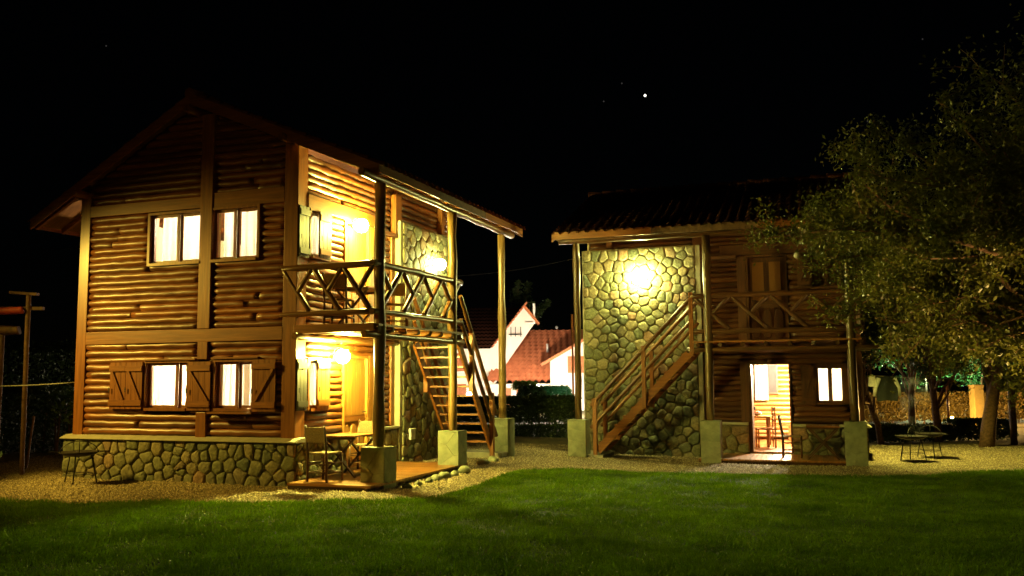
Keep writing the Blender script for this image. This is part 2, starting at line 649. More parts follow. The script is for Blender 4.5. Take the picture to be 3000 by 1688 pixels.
def lawn_sheet():
    xs = np.arange(-16, 16.01, 0.25)
    vs, fs = [], []
    m = 50
    for i, x in enumerate(xs):
        ye = lawn_y(x) + 0.05 * noise.noise(Vector((x * 3, 0, 0)))
        for j in range(m + 1):
            y = -6 + (ye + 6) * j / m
            z = lh(x, y)
            if j == m:
                z = gh(x, y) - 0.01
            vs.append((x, y, z))
    for i in range(len(xs) - 1):
        for j in range(m):
            a = i * (m + 1) + j
            fs.append((a, a + m + 1, a + m + 2, a + 1))
    mass('lawn', vs, fs, 'turf_soil', kind='structure')


lawn_sheet()


def gravel_sheet():
    xs = np.arange(-16, 16.01, 0.5)
    vs, fs = [], []
    for x in xs:
        y0 = lawn_y(x) - 0.25
        for j in range(9):
            y = y0 + (24.5 - y0) * j / 8
            vs.append((x, y, gh(x, y) - 0.008))
    for i in range(len(xs) - 1):
        for j in range(8):
            a = i * 9 + j
            fs.append((a, a + 9, a + 10, a + 1))
    mass('gravel_path', vs, fs, 'gravel_bed', kind='structure')


gravel_sheet()


def pebbles():
    g = np.random.RandomState(3)
    pts = []
    for x, y in zip(g.uniform(-11, 14, 190000), g.uniform(12.6, 24, 190000)):
        if y < lawn_y(x) + g.uniform(-.06, .10):
            continue
        if abs(x) > y * 0.6 + 2.5:
            continue
        if y > 19 and g.rand() < (y - 19) / 6:
            continue
        pts.append((x, y, gh(x, y)))
    c = np.array(pts)
    n = len(c)
    s = g.uniform(.012, .034, (n, 1)) * (1 + .35 * np.sin(c[:, :1] * 3 + c[:, 1:2] * 2)) * (1 + .5 * (g.rand(n, 1) > .93))
    base = np.array([(1, 0, 0), (0, 1, 0), (-1, 0, 0), (0, -1, 0), (0, 0, .7)], float)
    a = g.uniform(0, 6.28, n)
    el = g.uniform(.6, 1, n)
    V = np.zeros((n, 5, 3))
    bx = base[None, :, 0]; by = base[None, :, 1] * el[:, None]
    V[:, :, 0] = bx * np.cos(a)[:, None] - by * np.sin(a)[:, None]
    V[:, :, 1] = bx * np.sin(a)[:, None] + by * np.cos(a)[:, None]
    V[:, :, 2] = base[None, :, 2]
    V[:, 4, :2] += g.uniform(-.4, .4, (n, 2))
    V = V * s[:, None] + c[:, None]
    V[:, :4, 2] -= .004
    F = np.array([(0, 1, 4), (1, 2, 4), (2, 3, 4), (3, 0, 4)])
    F = (F[None] + (np.arange(n) * 5)[:, None, None]).reshape(-1, 3)
    tag(mass('gravel', V.reshape(-1, 3), F, 'pebble'), 'pale loose gravel strewn around the cabins', 'gravel')


pebbles()


def grass():
    g = np.random.RandomState(5)
    n0 = 720000
    y = 7.2 + 11 * g.rand(n0) ** 1.15
    x = g.uniform(-1, 1, n0) * (y * .6 + 2.6)
    ly = np.interp(x, [p[0] for p in LAWN_EDGE], [p[1] for p in LAWN_EDGE])
    k = y < ly + g.normal(0, .09, n0) + .10 * np.sin(x * 2.3) + .05 * np.sin(x * 7.1)
    x, y = x[k], y[k]
    n = len(x)
    # height field sampled on a grid
    gx = np.arange(-15, 15.01, .2); gy = np.arange(6.8, 19, .2)
    H = np.array([[lh(a, b) for a in gx] for b in gy])
    D = np.array([[noise.noise(Vector((a * 1.6, b * 1.6, 20))) for a in gx] for b in gy])
    fi = (x - gx[0]) / .2; fj = (y - gy[0]) / .2
    i = np.clip(fi.astype(int), 0, len(gx) - 2); j = np.clip(fj.astype(int), 0, len(gy) - 2)
    a = fi - i; b = fj - j
    def samp(T):
        return T[j, i] * (1 - a) * (1 - b) + T[j, i + 1] * a * (1 - b) + T[j + 1, i] * (1 - a) * b + T[j + 1, i + 1] * a * b
    z = samp(H) - .012
    dn = samp(D)
    h = g.uniform(.026, .060, n) * (1 + .55 * dn)
    w = g.uniform(.004, .009, n)
    t = g.uniform(0, 6.28, n)
    lx = g.normal(0, .018, n) + .012 * np.cos(dn * 9); ly_ = g.normal(0, .018, n) + .012 * np.sin(dn * 9)
    V = np.zeros((n, 3, 3))
    V[:, 0] = np.stack([x - w * np.cos(t), y - w * np.sin(t), z], 1)
    V[:, 1] = np.stack([x + w * np.cos(t), y + w * np.sin(t), z], 1)
    V[:, 2] = np.stack([x + lx, y + ly_, z + h], 1)
    F = np.arange(3 * n).reshape(n, 3)
    tag(mass('grass', V.reshape(-1, 3), F, 'grass'), 'short green lawn grass in front of both cabins', 'grass')


grass()


# ------------------------------------------------------------------ the two cabins
def lamp_globe(name, watts, r, col=LAMP_C):
    A = 4 * math.pi * r * r
    return emis(name, col, watts / (A * math.pi))


def roofz_r(x):      # underside of the right (porch) slope
    return 6.82 - 0.425 * (x + 2.1) - 0.16


def roofz_l(x):
    return 6.82 - 0.555 * (-2.1 - x) - 0.16


def roof_under(x):
    return roofz_r(x) if x > -2.1 else roofz_l(x)


def cabin(name, loc, rz, mir, label, o):
    root = empty(name, loc, rz, label, 'cabin', None)
    rg = random.Random(o['seed'])

    def mb():
        return MB(mir)

    def face_pt(face, u, d, z):
        return (u, -d, z) if face == 'f' else (d, u, z)

    def fbox(m, face, u0, u1, d0, d1, z0, z1):
        if face == 'f':
            m.box(u0, u1, -d1, -d0, z0, z1)
        else:
            m.box(d0, d1, u0, u1, z0, z1)
        return m

    cnt = [0]
    # ---- shell: backing walls with openings
    openings = {'f': [(-3.09, -2.17, 1.25, 2.06), (-1.6, -.82, 1.25, 2.06), (-3.1, -1.96, 3.82, 4.72), (-1.73, -.78, 3.82, 4.72)],
                's': [(.36, .96, 1.24, 2.07), (1.52, 2.4, .10, 2.12), (.36, .96, 3.86, 4.66), (1.52, 2.4, 2.60, 4.62)]}

    def backing(face, u0, u1, z0, z1, d0, d1):
        m = mb()
        ops = [q for q in openings[face] if q[0] > u0 - .01 and q[1] < u1 + .01 and q[2] >= z0 - .8 and q[3] < z1]
        us = sorted({u0, u1, *[q[0] for q in ops], *[q[1] for q in ops]})
        for a, b in zip(us, us[1:]):
            mid = (a + b) / 2
            cuts = sorted([(max(q[2], z0), q[3]) for q in ops if q[0] < mid < q[1]])
            z = z0
            for c0, c1 in cuts:
                if c0 > z:
                    fbox(m, face, a, b, d0, d1, z, c0)
                z = c1
            if z < z1:
                fbox(m, face, a, b, d0, d1, z, z1)
        m.build('wall', 'inside_wall' if d0 < -.13 else 'dark_wood', root)

    backing('f', -4.66, -.10, .05, 4.98, -.20, -.12)
    backing('s', .21, 3.5, .05, 5.55, -.20, -.12)
    backing('f', -4.5, -.25, .77, 4.98, -.118, -.085)
    backing('s', .27, 3.46, .77, 5.62, -.118, -.085)
    mb().prism([(-4.6, 4.985), (-.2, 4.985), (-.2, roofz_r(-.2) + .10), (-2.1, 6.72), (-4.6, roofz_l(-4.6) + .10)], 'y', .06, .115).build('gable_wall', 'dark_wood', root)
    mb().box(-.11, -.06, 3.3, 6.2, 4.95, 5.70).build('wall', 'dark_wood', root)
    mb().box(-4.74, -4.62, .1, 6.25, .05, 4.9).build('wall', 'inside_wall', root)
    mb().box(-4.62, -.1, 6.15, 6.25, .05, 4.9).build('wall', 'inside_wall', root)
    mb().prism([(-4.6, 4.98), (-.1, 4.98), (-.1, roofz_r(-.1) - .02), (-2.1, 6.6), (-4.6, roofz_l(-4.6) - .02)], 'y', .13, .2).build('gable_wall', 'inside_wall', root)
    mb().prism([(-4.6, 4.9), (-.1, 4.9), (-.1, roofz_r(-.1) - .02), (-2.1, 6.6), (-4.6, roofz_l(-4.6) - .02)], 'y', 6.16, 6.24).build('gable_wall', 'inside_wall', root)
    mb().box(-4.6, -.14, .22, 6.14, -.05, .12).build('floor', 'deck_wood', root)
    mb().box(-4.6, -.14, .22, 6.14, 2.42, 2.56).build('upper_floor', 'deck_wood', root)

    # ---- logs
    PITCH = .122

    def log_run(face, u0, u1, z, d, r, mat, joints=True):
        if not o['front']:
            mat = 'dark_' + mat  # right cabin logs take the copy with shade painted in
        L = u1 - u0
        if L < .05:
            return
        cuts = [u0]
        if joints and L > 1.3 and rg.random() < .35:
            cuts.append(u0 + L * rg.uniform(.3, .7))
        cuts.append(u1)
        for a, b in zip(cuts, cuts[1:]):
            cnt[0] += 1
            dz = rg.uniform(-.004, .004)
            rr = r * rg.uniform(.94, 1.08)
            m = mb().log(face_pt(face, a - .004, d, z + dz), face_pt(face, b + .004, d, z - dz), rr, o['seed'] * 1000 + cnt[0], 10, .09, .16)
            m.build('log', mat, root, True)

    def log_wall(face, lim, z0, z1, bars, mat):
        """lim(z) -> (u0,u1); bars = vertical posts (u0,u1,z0,z1)"""
        n = int(round((z1 - z0) / PITCH))
        for i in range(n):
            z = z0 + (i + .5) * (z1 - z0) / n
            u0, u1 = lim(z)
            blk = sorted([(b[0], b[1]) for b in bars + [(q[0] - .04, q[1] + .04, q[2] - .03, q[3] + .03) for q in openings[face]] if b[2] < z < b[3]])
            u = u0
            for a, b in blk:
                if b <= u or a >= u1:
                    continue
                if a > u:
                    log_run(face, u, a, z, -.055, .068, mat)
                u = max(u, b)
            if u < u1:
                log_run(face, u, u1, z, -.055, .068, mat)

    fb = [(-1.97, -1.75, .7, 1.2), (-1.97, -1.75, 2.09, 2.42), (-1.98, -1.73, 2.63, 7)]
    log_wall('f', lambda z: (-4.5, -.24), .78, 2.42, fb, 'log_x')
    log_wall('f', lambda z: (-4.5, -.24), 2.63, 4.77, fb, 'log_x')
    log_wall('f', lambda z: (max(-4.5, -2.1 - (6.70 - z) / .555), min(-.24, -2.1 + (6.70 - z) / .425)), 4.99, 6.6, fb, 'log_x')
    sb = [(3.3, 3.46, .8, 5.8)]
    log_wall('s', lambda z: (.28, 3.46), .80, 5.64, sb, 'log_y')
    log_wall('s', lambda z: (3.46, 6.15), 4.99, 5.64, [(3.46, 3.56, 4, 6), (5.6, 5.72, 4, 6)], 'log_y')

    # ---- square timbers
    def timber(m, mat, nm='post'):
        return m.build(nm, mat, root, bevel=.008)
    timber(mb().box(-.25, .02, -.03, .26, .76, roof_under(0) - .0), 'timber_z', 'corner_post')
    timber(mb().box(-4.73, -4.50, -.03, .22, .76, roofz_l(-4.7) + .02), 'timber_z', 'corner_post')
    timber(mb().box(-4.50, -.25, -.035, .12, 2.40, 2.63), 'timber_x', 'beam')
    timber(mb().box(-4.50, -1.985, -.035, .12, 4.77, 4.98), 'timber_x', 'beam')
    timber(mb().box(-1.725, -.25, -.035, .12, 4.75, 5.02), 'timber_x', 'beam')
    timber(mb().box(-1.985, -1.725, -.055, .12, 2.63, roofz_r(-1.73) - .05), 'timber_z')
    timber(mb().box(-1.965, -1.755, -.055, .12, 2.10, 2.40), 'timber_z')
    timber(mb().box(-1.965, -1.755, -.055, .12, .76, 1.19), 'timber_z')
    timber(mb().box(-.03, .045, 3.30, 3.45, .80, 4.62), 'timber_z')
    timber(mb().box(-.12, .035, .27, 3.0, 4.68, 4.93), 'timber_y', 'beam')
    timber(mb().box(-.03, .10, 3.36, 3.62, 4.60, 5.50), 'timber_z')
    timber(mb().box(-.02, .12, 2.62, 3.55, 4.60, 4.68), 'timber_y', 'beam')
    timber(mb().box(-.02, .12, 5.58, 5.72, 5.0, 5.6), 'timber_z')

    # ---- plinth
    if True:
        core = mb()
        core.box(-4.86, .03, -.09, .12, -.25, .70)
        core.box(-4.86, -4.6, .12, 6.3, -.25, .70)
        core.box(-.1, .09, .12, 1.5, -.25, .70)
        core.box(-.1, .09, 2.46, 3.46, -.25, .74)
        core.build('plinth', 'mortar', root)
        cap = mb()
        cap.prism([(-.17, .70), (.14, .70), (.14, .78), (-.03, .775), (-.17, .725)], 'x', -4.89, .15)
        cap.box(-.08, .15, .1401, 1.5, .705, .765)
        cap.build('plinth_cap', 'plaster', root, bevel=.01)
        cap = mb()
        cap.box(-.08, .15, 2.46, 3.458, .745, .80)
        cap.build('plinth_cap', 'plaster', root, bevel=.01)

    def stones(face, u0, u1, z0, z1, d, n, seed, depth=.040, gap=.006):
        for poly in voronoi(u0, u1, z0, z1, n, seed):
            # keep the winding outward
            ar = sum(a[0] * b[1] - a[1] * b[0] for a, b in zip(poly, poly[1:] + poly[:1]))
            if ar < 0:
                poly = poly[::-1]
            m = mb()
            if stone_shape(m, poly, lambda a, b, c: face_pt(face, a, d + c, b), gap * rg.uniform(.8, 1.5), depth * rg.uniform(.7, 1.3), rg):
                m.build('stone', 'stone', root, True)
    if o['front']:
        stones('f', -4.86, .10, -.06, .70, .09, 82, o['seed'] + 1)
    stones('s', -.09, 1.5, -.1, .70, .09, 20, o['seed'] + 2)
    stones('s', 2.46, 3.44, -.1, .735, .09, 13, o['seed'] + 3)
    ye = o['tower_end']
    mb().box(-.14, .15, 3.46, ye, -.25, 4.97).build('stone_tower', 'mortar', root)
    mb().box(-.02, .165, 3.445, 3.56, .78, 4.96).build('plaster_edge', 'plaster', root, bevel=.012)
    stones('s', 3.56, ye, -.1, 4.96, .15, o['tower_n'], o['seed'] + 4, .030, .005)
    # end of tower seen edge on
    mb().box(.125, .165, ye - .03, ye + .02, -.2, 4.96).build('plaster_edge', 'plaster', root)

    # ---- windows
    def window(face, u0, u1, z0, z1, split, dark=False, curt=True, nsash=2):
        fr = mb()
        t = .045
        fbox(fr, face, u0 - .04, u0 + .01, -.13, .045, z0 - .03, z1 + .03)
        fbox(fr, face, u1 - .01, u1 + .04, -.13, .045, z0 - .03, z1 + .03)
        fbox(fr, face, u0 + .0101, u1 - .0101, -.13, .045, z1 - .01, z1 + .03)
        fbox(fr, face, u0 + .0101, u1 - .0101, -.13, .07, z0 - .04, z0 + .01)
        w = fr.build('window', 'timber_z', root)
        us = [u0 + .01] + ([split] if split else []) + [u1 - .01]
        for i, (a, b) in enumerate(zip(us, us[1:])):
            d = -.03 - .035 * (i % 2)
            s = mb()
            fbox(s, face, a, a + t, d - .03, d, z0 + .01, z1 - .01)
            fbox(s, face, b - t, b, d - .03, d, z0 + .01, z1 - .01)
            fbox(s, face, a + t, b - t, d - .03, d, z0 + .01, z0 + .01 + t)
            fbox(s, face, a + t, b - t, d - .03, d, z1 - .01 - t, z1 - .01)
            s.build('sash', 'timber_z', w)
            p = mb()
            fbox(p, face, a + t - .005, b - t + .005, d - .018, d - .014, z0 + t, z1 - t)
            p.build('pane', 'pane_glass', w)
        if curt:
            # wavy curtains with a gap
            for a, b in curt if isinstance(curt, list) else [(u0 + .02, u1 - .02)]:
                m = mb()
                k = max(6, int((b - a) / .018))
                vs = []
                for i in range(k + 1):
                    uu = a + (b - a) * i / k
                    dd = -.145 + .014 * math.sin(i * .8 + a * 9) + .010 * math.sin(i * .31)
                    vs.append(face_pt(face, uu, dd, z0 + .01)); vs.append(face_pt(face, uu, dd, z1 - .005))
                m.add(vs, [(2 * i, 2 * i + 2, 2 * i + 3, 2 * i + 1) for i in range(k)])
                m.build('curtain', 'curtain_dark' if dark else 'curtain', w, True)
        return w

    def shutter(face, u0, u1, z0, z1, d=.05, brace=1, mat='timber_z'):
        n = max(2, int(round((u1 - u0) / .11)))
        back = fbox(mb(), face, u0 + .004, u1 - .004, d - .006, d + .004, z0 + .004, z1 - .004).build('shutter', mat, root)
        for i in range(n):
            a = u0 + (u1 - u0) * i / n
            b = u0 + (u1 - u0) * (i + 1) / n
            fbox(mb(), face, a + .003, b - .003, d + .0045, d + .024, z0, z1).build('board', mat, back)
        for zz in (z0 + .06, z1 - .16):
            fbox(mb(), face, u0, u1, d + .026, d + .05, zz, zz + .10).build('batten', mat if 'black' in mat else 'timber_x' if face == 'f' else 'timber_y', back)
        if brace:
            a, b = (z1 - .16, z0 + .16)
            if brace < 0:
                a, b = b, a
            mb().bar(face_pt(face, u0 + .05, d + .038, a), face_pt(face, u1 - .05, d + .038, b), .055, .022, face_pt(face, 0, 1, 0)).build('brace', mat, back)
        hg = mb()
        fbox(hg, face, u0 + .01, u0 + .03, d + .052, d + .062, z0 + .3, z0 + .38)
        hg.build('hinge', 'black_iron', back)

    window('f', -3.09, -2.17, 1.25, 2.06, -2.44, curt=[(-3.07, -2.2)])
    window('f', -1.6, -.82, 1.25, 2.06, -1.17, curt=[(-1.58, -1.12), (-1.02, -.84)])
    window('f', -3.1, -1.96, 3.82, 4.72, -2.50, curt=[(-2.97, -2.6), (-2.56, -2.0)])
    window('f', -1.73, -.78, 3.82, 4.72, -1.28, curt=[(-1.62, -1.3), (-1.24, -.8)])
    # stay under the second window: a projecting ledge
    fbox(mb(), 'f', -1.62, -.72, .02, .20, 1.17, 1.205).build('window_ledge', 'timber_x', root)
    fbox(mb(), 'f', -3.12, -2.0, .0, .075, 2.09, 2.12).build('window_head', 'timber_x', root)
    fbox(mb(), 'f', -1.66, -.70, .0, .075, 2.10, 2.13).build('window_head', 'timber_x', root)
    shutter('f', -3.86, -3.50, 1.24, 2.07)
    shutter('f', -3.495, -3.13, 1.24, 2.07)
    shutter('f', -2.15, -1.66, 1.22, 2.06)
    shutter('f', -.80, -.34, 1.21, 2.08, brace=-1)

    window('s', .36, .96, 1.24, 2.07, None if o['closed'] else .66, curt=[(.38, .94)])
    window('s', .36, .96, 3.86, 4.66, None if o['closed'] else .66, dark=o['dark_up'], curt=[(.38, .94)])
    if o['closed']:
        shutter('s', .56, .93, 1.23, 2.08, d=.05, brace=0, mat='door_wood')
        shutter('s', .58, .93, 3.85, 4.67, d=.05, brace=0, mat='dark_wood')
        shutter('s', -.02, .27, 1.22, 2.08, d=.03, brace=0, mat='black_wood')  # opened shutters by the corner post, their shade painted as near-black
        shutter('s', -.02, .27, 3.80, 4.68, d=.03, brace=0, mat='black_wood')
    else:
        shutter('s', .99, 1.28, 1.23, 2.08, d=.03, brace=1)
        shutter('s', .06, .33, 1.23, 2.08, d=.03, brace=-1)
        shutter('s', .99, 1.28, 3.85, 4.67, d=.03, brace=1)
    # ---- doors
    for lvl, z0, z1 in (('lo', .12, 2.12), ('up', 2.60, 4.62)):
        fr = mb()
        fbox(fr, 's', 1.50, 1.545, -.2, .03, z0, z1)
        fbox(fr, 's', 2.375, 2.42, -.2, .03, z0, z1)
        fbox(fr, 's', 1.50, 2.42, -.2, .03, z1 + .001, z1 + .05)
        fbox(fr, 's', 2.43, 2.62, -.02, .035, z0, z1 + .05)
        jm = fr.build('door_frame', 'door_wood', root)
        if lvl == 'lo' and o['open']:
            # leaf swung inward, hinged on the far jamb
            lf = mb()
            lf.box(-1.02, -.2, 2.405, 2.44, z0 + .01, z1 - .01)
            d = lf.build('door', 'door_wood', root)
            mb().box(-.98, -.90, 2.37, 2.404, 1.05, 1.12).build('handle', 'black_iron', d)
        else:
            d = mb().box(-.09, -.05, 1.546, 2.374, z0 + .01, z1 - .01).build('door', 'door_wood', root)
            for k in range(5):
                a = 1.56 + .16 * k
                mb().box(-.0495, -.028, a + .004, a + .156, z0 + .95, z1 - .08).build('board', 'door_wood', d)
            for k in range(3):
                a = 1.60 + .26 * k
                mb().lathe([(.0, 0), (.10, 0), (.10, .012), (.06, .028), (0, .03)], (0, 0, 0), 16)
                q = mb()
                n = 18
                vs, fs = [], []
                for rr, dd in ((1, 0), (.93, .022), (0.0, .026)):
                    for i in range(n):
                        t = 2 * math.pi * i / n
                        e = .6
                        cu = math.copysign(abs(math.cos(t)) ** e, math.cos(t)) * .105 * rr
                        cz = math.copysign(abs(math.sin(t)) ** e, math.sin(t)) * .34 * rr
                        vs.append((-.0495 + dd, a + .11 + cu, z0 + .46 + cz))
                for j in range(2):
                    for i in range(n):
                        fs.append((j * n + i, j * n + (i + 1) % n, (j + 1) * n + (i + 1) % n, (j + 1) * n + i))
                q.add(vs, fs).build('panel', 'door_wood', d)
            mb().box(-.0495, -.02, 1.55, 2.37, z0 + .84, z0 + .94).build('mid_rail', 'timber_y', d)
            mb().tube([(-.02, 2.30, z0 + 1.0), (.03, 2.30, z0 + 1.0), (.03, 2.20, z0 + 1.0)], .011, 6).build('handle', 'black_iron', d)
            if o['dark_up']:
                # glazed upper leaf with a curtain behind it
                mb().box(-.027, -.022, 1.66, 2.26, z0 + 1.0, z1 - .15).build('pane', 'pane_glass', d)
        if o['dark_up'] and lvl == 'up':
            mb().box(-.02, -.012, 1.64, 1.90, z0 + 1.0, z1 - .12).build('curtain', 'curtain_dark', d)
            mb().box(-.02, -.012, 2.02, 2.28, z0 + 1.0, z1 - .12).build('curtain', 'curtain_dark', d)

    # ---- roof
    y0, y1 = -.27, 6.65
    xe = 1.66
    slab = mb()
    th = .05
    def slope(m, xa, xb, za, zb, t, ya, yb):
        m.prism([(xa, za - t), (xb, zb - t), (xb, zb), (xa, za)], 'y', ya, yb)
    zr_ = 6.76
    xl = -5.72
    zt = lambda x: zr_ - .425 * (x + 2.1)
    zl = lambda x: zr_ - .555 * (-2.1 - x)
    slope(slab, -2.1, xe, zt(-2.1), zt(xe), th, y0 + .03, y1 - .03)
    slope(slab, xl, -2.1, zl(xl), zl(-2.1), th, y0 + .03, y1 - .03)
    rf = slab.build('roof', 'soffit_wood', root)
    # rake boards and eave boards
    for yy in (y0, y1 - .03):
        m = mb(); slope(m, -2.1, xe + .03, zt(-2.1) + .03, zt(xe + .03) + .03, .19, yy, yy + .03); m.build('rake_board', 'timber_x', rf)
        m = mb(); slope(m, xl, -2.101, zl(xl) + .03, zl(-2.101) + .03, .19, yy, yy + .03); m.build('rake_board', 'timber_x', rf)
    step = (y1 - y0 - .066) / 3
    for k in range(3):
        m = mb(); m.box(xe + .003, xe + .035, y0 + .033 + k * step + .003, y0 + .033 + (k + 1) * step - .003, zt(xe) - .12, zt(xe) + .055)
        m.build('fascia_board', 'timber_y' if k != 1 else 'weathered_wood', rf)
    m = mb(); m.box(xl - .035, xl - .003, y0 + .033, y1 - .033, zl(xl) - .12, zl(xl) + .03); m.build('fascia_board', 'timber_y', rf)
    n = 12
    for k in range(n):
        yy = y0 + .12 + (y1 - y0 - .3) * k / (n - 1)
        m = mb(); m.prism([(.02, zt(.02) - .055 - .09), (xe, zt(xe) - .055 - .09), (xe, zt(xe) - .055), (.02, zt(.02) - .055)], 'y', yy, yy + .07); m.build('rafter', 'timber_x', rf)
        m = mb(); m.prism([(xl + .01, zl(xl + .01) - .055 - .09), (-4.75, zl(-4.75) - .145), (-4.75, zl(-4.75) - .055), (xl + .01, zl(xl + .01) - .055)], 'y', yy, yy + .07); m.build('rafter', 'timber_x', rf)
    # barrel tiles
    V, F = [], []
    ncol, crs = 32, .34
    for side in (0, 1):
        Ls = (math.hypot(xe + 2.1 + .06, .425 * (xe + 2.16)) if side == 0 else math.hypot(-2.1 - xl + .06, .555 * (-2.04 - xl)))
        nr = int(Ls / crs) + 1
        sl = .425 if side == 0 else .555
        c = 1 / math.hypot(1, sl)
        for k in range(ncol):
            yc = y0 + (k + .5) * (y1 - y0) / ncol
            for j in range(nr):
                s0 = j * Ls / nr
                s1 = (j + 1) * Ls / nr + .05
                base = len(V)
                jit = rg.uniform(-.012, .012)
                for s, rr, lift in ((s0, .075, .02), (s1, .095, .055)):
                    xx = -2.1 + s * c if side == 0 else -2.1 - s * c
                    zz = (zt(xx) if side == 0 else zl(xx)) + lift * .6
                    for q in range(7):
                        t = math.pi * q / 6
                        V.append((xx, yc + jit + rr * math.cos(t), zz + rr * math.sin(t) * .85))
                for q in range(6):
                    F.append((base + q, base + q + 1, base + 8 + q, base + 7 + q))
        # flat channel under the tiles
    V = [(x * mir, y, z) for x, y, z in V]
    t = mass('roof_tiles', V, F, 'tile', rf, 'stuff')
    m = mb()
    for j in range(18):
        ya = y0 - .02 + j * (y1 - y0) / 18
        m.tube([(-2.1, ya, zr_ + .035), (-2.1, ya + (y1 - y0) / 18 + .04, zr_ + .055)], [.10, .115], 8)
    m.build('ridge_cap', 'tile', rf, True)
    # purlins poking out
    for x, z, r in ((-.12, roofz_r(-.12) - .02, .07), (-2.1, 6.5, .07), (-4.62, roofz_l(-4.62) - .06, .07)):
        mb().tube([(x, -.34, z), (x, .3, z)], r, 10).build('purlin', 'log_y', root, True)
    mb().log((1.45, -.42, 5.05), (1.45, 6.55, 5.03), .072, 77, 12, .09, .35).build('purlin', 'rail_y', root, True)

    # ---- porch posts on clad blocks
    for i, (py, px, tz, bz) in enumerate(o['blocks']):
        r = (.088, .086, .080)[i]
        mb().log((px, py, tz - .03), (px + .0, py, 4.99), r, 31 + i + o['seed'], 12, .12, .5).build('porch_post', 'pole_wood', root, True)
        b = .21
        core = mb().box(px - b + .012, px + b - .012, py - b + .012, py + b - .012, bz - .2, tz - .02).build('post_block', 'mortar', root)
        mb().box(px - b, px + b, py - b, py + b, tz - .019, tz + .006).build('slab', 'flagstone', core, bevel=.006)
        for side in range(4):
            for poly in voronoi(-b, b, bz - .12, tz - .02, 4, o['seed'] * 7 + i * 5 + side, 1):
                ar = sum(p[0] * q[1] - p[1] * q[0] for p, q in zip(poly, poly[1:] + poly[:1]))
                if ar < 0:
                    poly = poly[::-1]
                dd = b - .011
                fn = [lambda u, z, d: (px + u, py - dd - d, z), lambda u, z, d: (px + dd + d, py + u, z),
                      lambda u, z, d: (px - u, py + dd + d, z), lambda u, z, d: (px - dd - d, py - u, z)][side]
                m = mb()
                if stone_shape(m, poly, fn, .003, .012 * rg.uniform(.8, 1.3), rg, True):
                    m.build('slab', 'flagstone', core)

    # ---- porch deck
    d0, d1 = (-.42, 3.42) if o['front'] else (.02, 3.42)
    dk = mb().box(.16, 1.56, d0 + .02, d1, -.12, .06).build('porch_deck', 'dark_wood', root)
    npl = 32
    for k in range(npl):
        a = d0 + (d1 - d0) * k / npl
        b = d0 + (d1 - d0) * (k + 1) / npl
        x1 = 1.62 + (.12 if not o['front'] is True else .12) * 0
        bl = o['blocks']
        xx1 = 1.66
        mb().box(.155, xx1, a + .003, b - .003, .062, .098 + rg.uniform(-.001, .001)).build('plank', 'deck_wood', dk)
    mb().box(1.561, 1.60, d0, d1, -.12, .058).build('edge_board', 'dark_wood', dk)

    # ---- balcony
    bal = mb()
    bal.log((1.45, -.30, 2.45), (1.45, 3.62, 2.44), .058, 5, 10, .08, .3)
    bl_ = bal.build('balcony', 'rail_y', root, True)
    mb().log((.11, -.22, 2.45), (.11, 3.4, 2.45), .062, 6, 10, .08, .3).build('ledger_log', 'rail_y', bl_, True)
    for k in range(8):
        y = .02 + k * .48
        mb().log((.05, y, 2.545), (1.56, y, 2.545), .048, 60 + k, 8, .08, .3).build('joist', 'rail_x', bl_, True)
    mb().box(-.02, 1.5, -.06, .02, 2.50, 2.64).build('edge_beam', 'timber_x', bl_, bevel=.01)
    for k in range(11):
        x = .06 + k * .135
        mb().box(x + .003, x + .131, .025, 3.50, 2.595, 2.63).build('plank', 'deck_wood', bl_)
    yb = [(.20, 1.02), (1.02, 1.84), (1.84, 2.66), (2.66, 3.48)]
    rl = mb().log((-.30, .0, 3.60), (1.50, .0, 3.61), .060, 8, 9, .1, .3).build('railing', 'rail_x', root, True)
    mb().log((-.30, .0, 2.82), (1.45, .0, 2.83), .052, 9, 9, .1, .3).build('bottom_rail', 'rail_x', rl, True)
    mb().log((1.45, -.05, 3.62), (1.45, 3.55, 3.63), .058, 10, 9, .1, .3).build('top_rail', 'rail_y', rl, True)
    mb().log((1.45, -.05, 2.83), (1.45, 3.55, 2.84), .052, 11, 9, .1, .3).build('bottom_rail', 'rail_y', rl, True)
    xb = [(-.28, .30), (.30, .88), (.88, 1.45)]
    for j, (a, b) in enumerate(xb):
        mb().log((a + .03, 0, 3.56), (b - .05, 0, 2.87), .047, 20 + j, 8, .08, .2).build('brace', 'rail_z', rl, True)
        mb().log((b - .02, 0, 3.56), ((a + b) / 2 + .02, 0, 3.20), .042, 24 + j, 8, .08, .2).build('brace', 'rail_z', rl, True)
    for j, (a, b) in enumerate(yb):
        mb().log((1.45, b - .04, 3.58), (1.45, a + .04, 2.88), .047, 30 + j, 8, .08, .2).build('brace', 'rail_z', rl, True)
        mb().log((1.45, a + .03, 3.58), (1.45, (a + b) / 2, 3.22), .042, 34 + j, 8, .08, .2).build('brace', 'rail_z', rl, True)
    # ---- stairs
    t0, t1 = Vector((0, 3.52, 2.44)), Vector((0, o['stair'][0], .20))
    slp = (t1.z - t0.z) / (t1.y - t0.y)
    st = mb().bar((1.42, t0.y, t0.z), (1.42, t1.y, t1.z), .05, .17).build('staircase', 'timber_y', root)
    mb().bar((.47, t0.y, t0.z), (.47, t1.y, t1.z), .05, .17).build('stringer', 'timber_y', st)
    for k in range(11):
        f = (k + .6) / 11.4
        p = t0.lerp(t1, f)
        mb().box(.50, 1.39, p.y - .10, p.y + .14, p.z + .01, p.z + .05).build('tread', 'timber_x', st, bevel=.005)
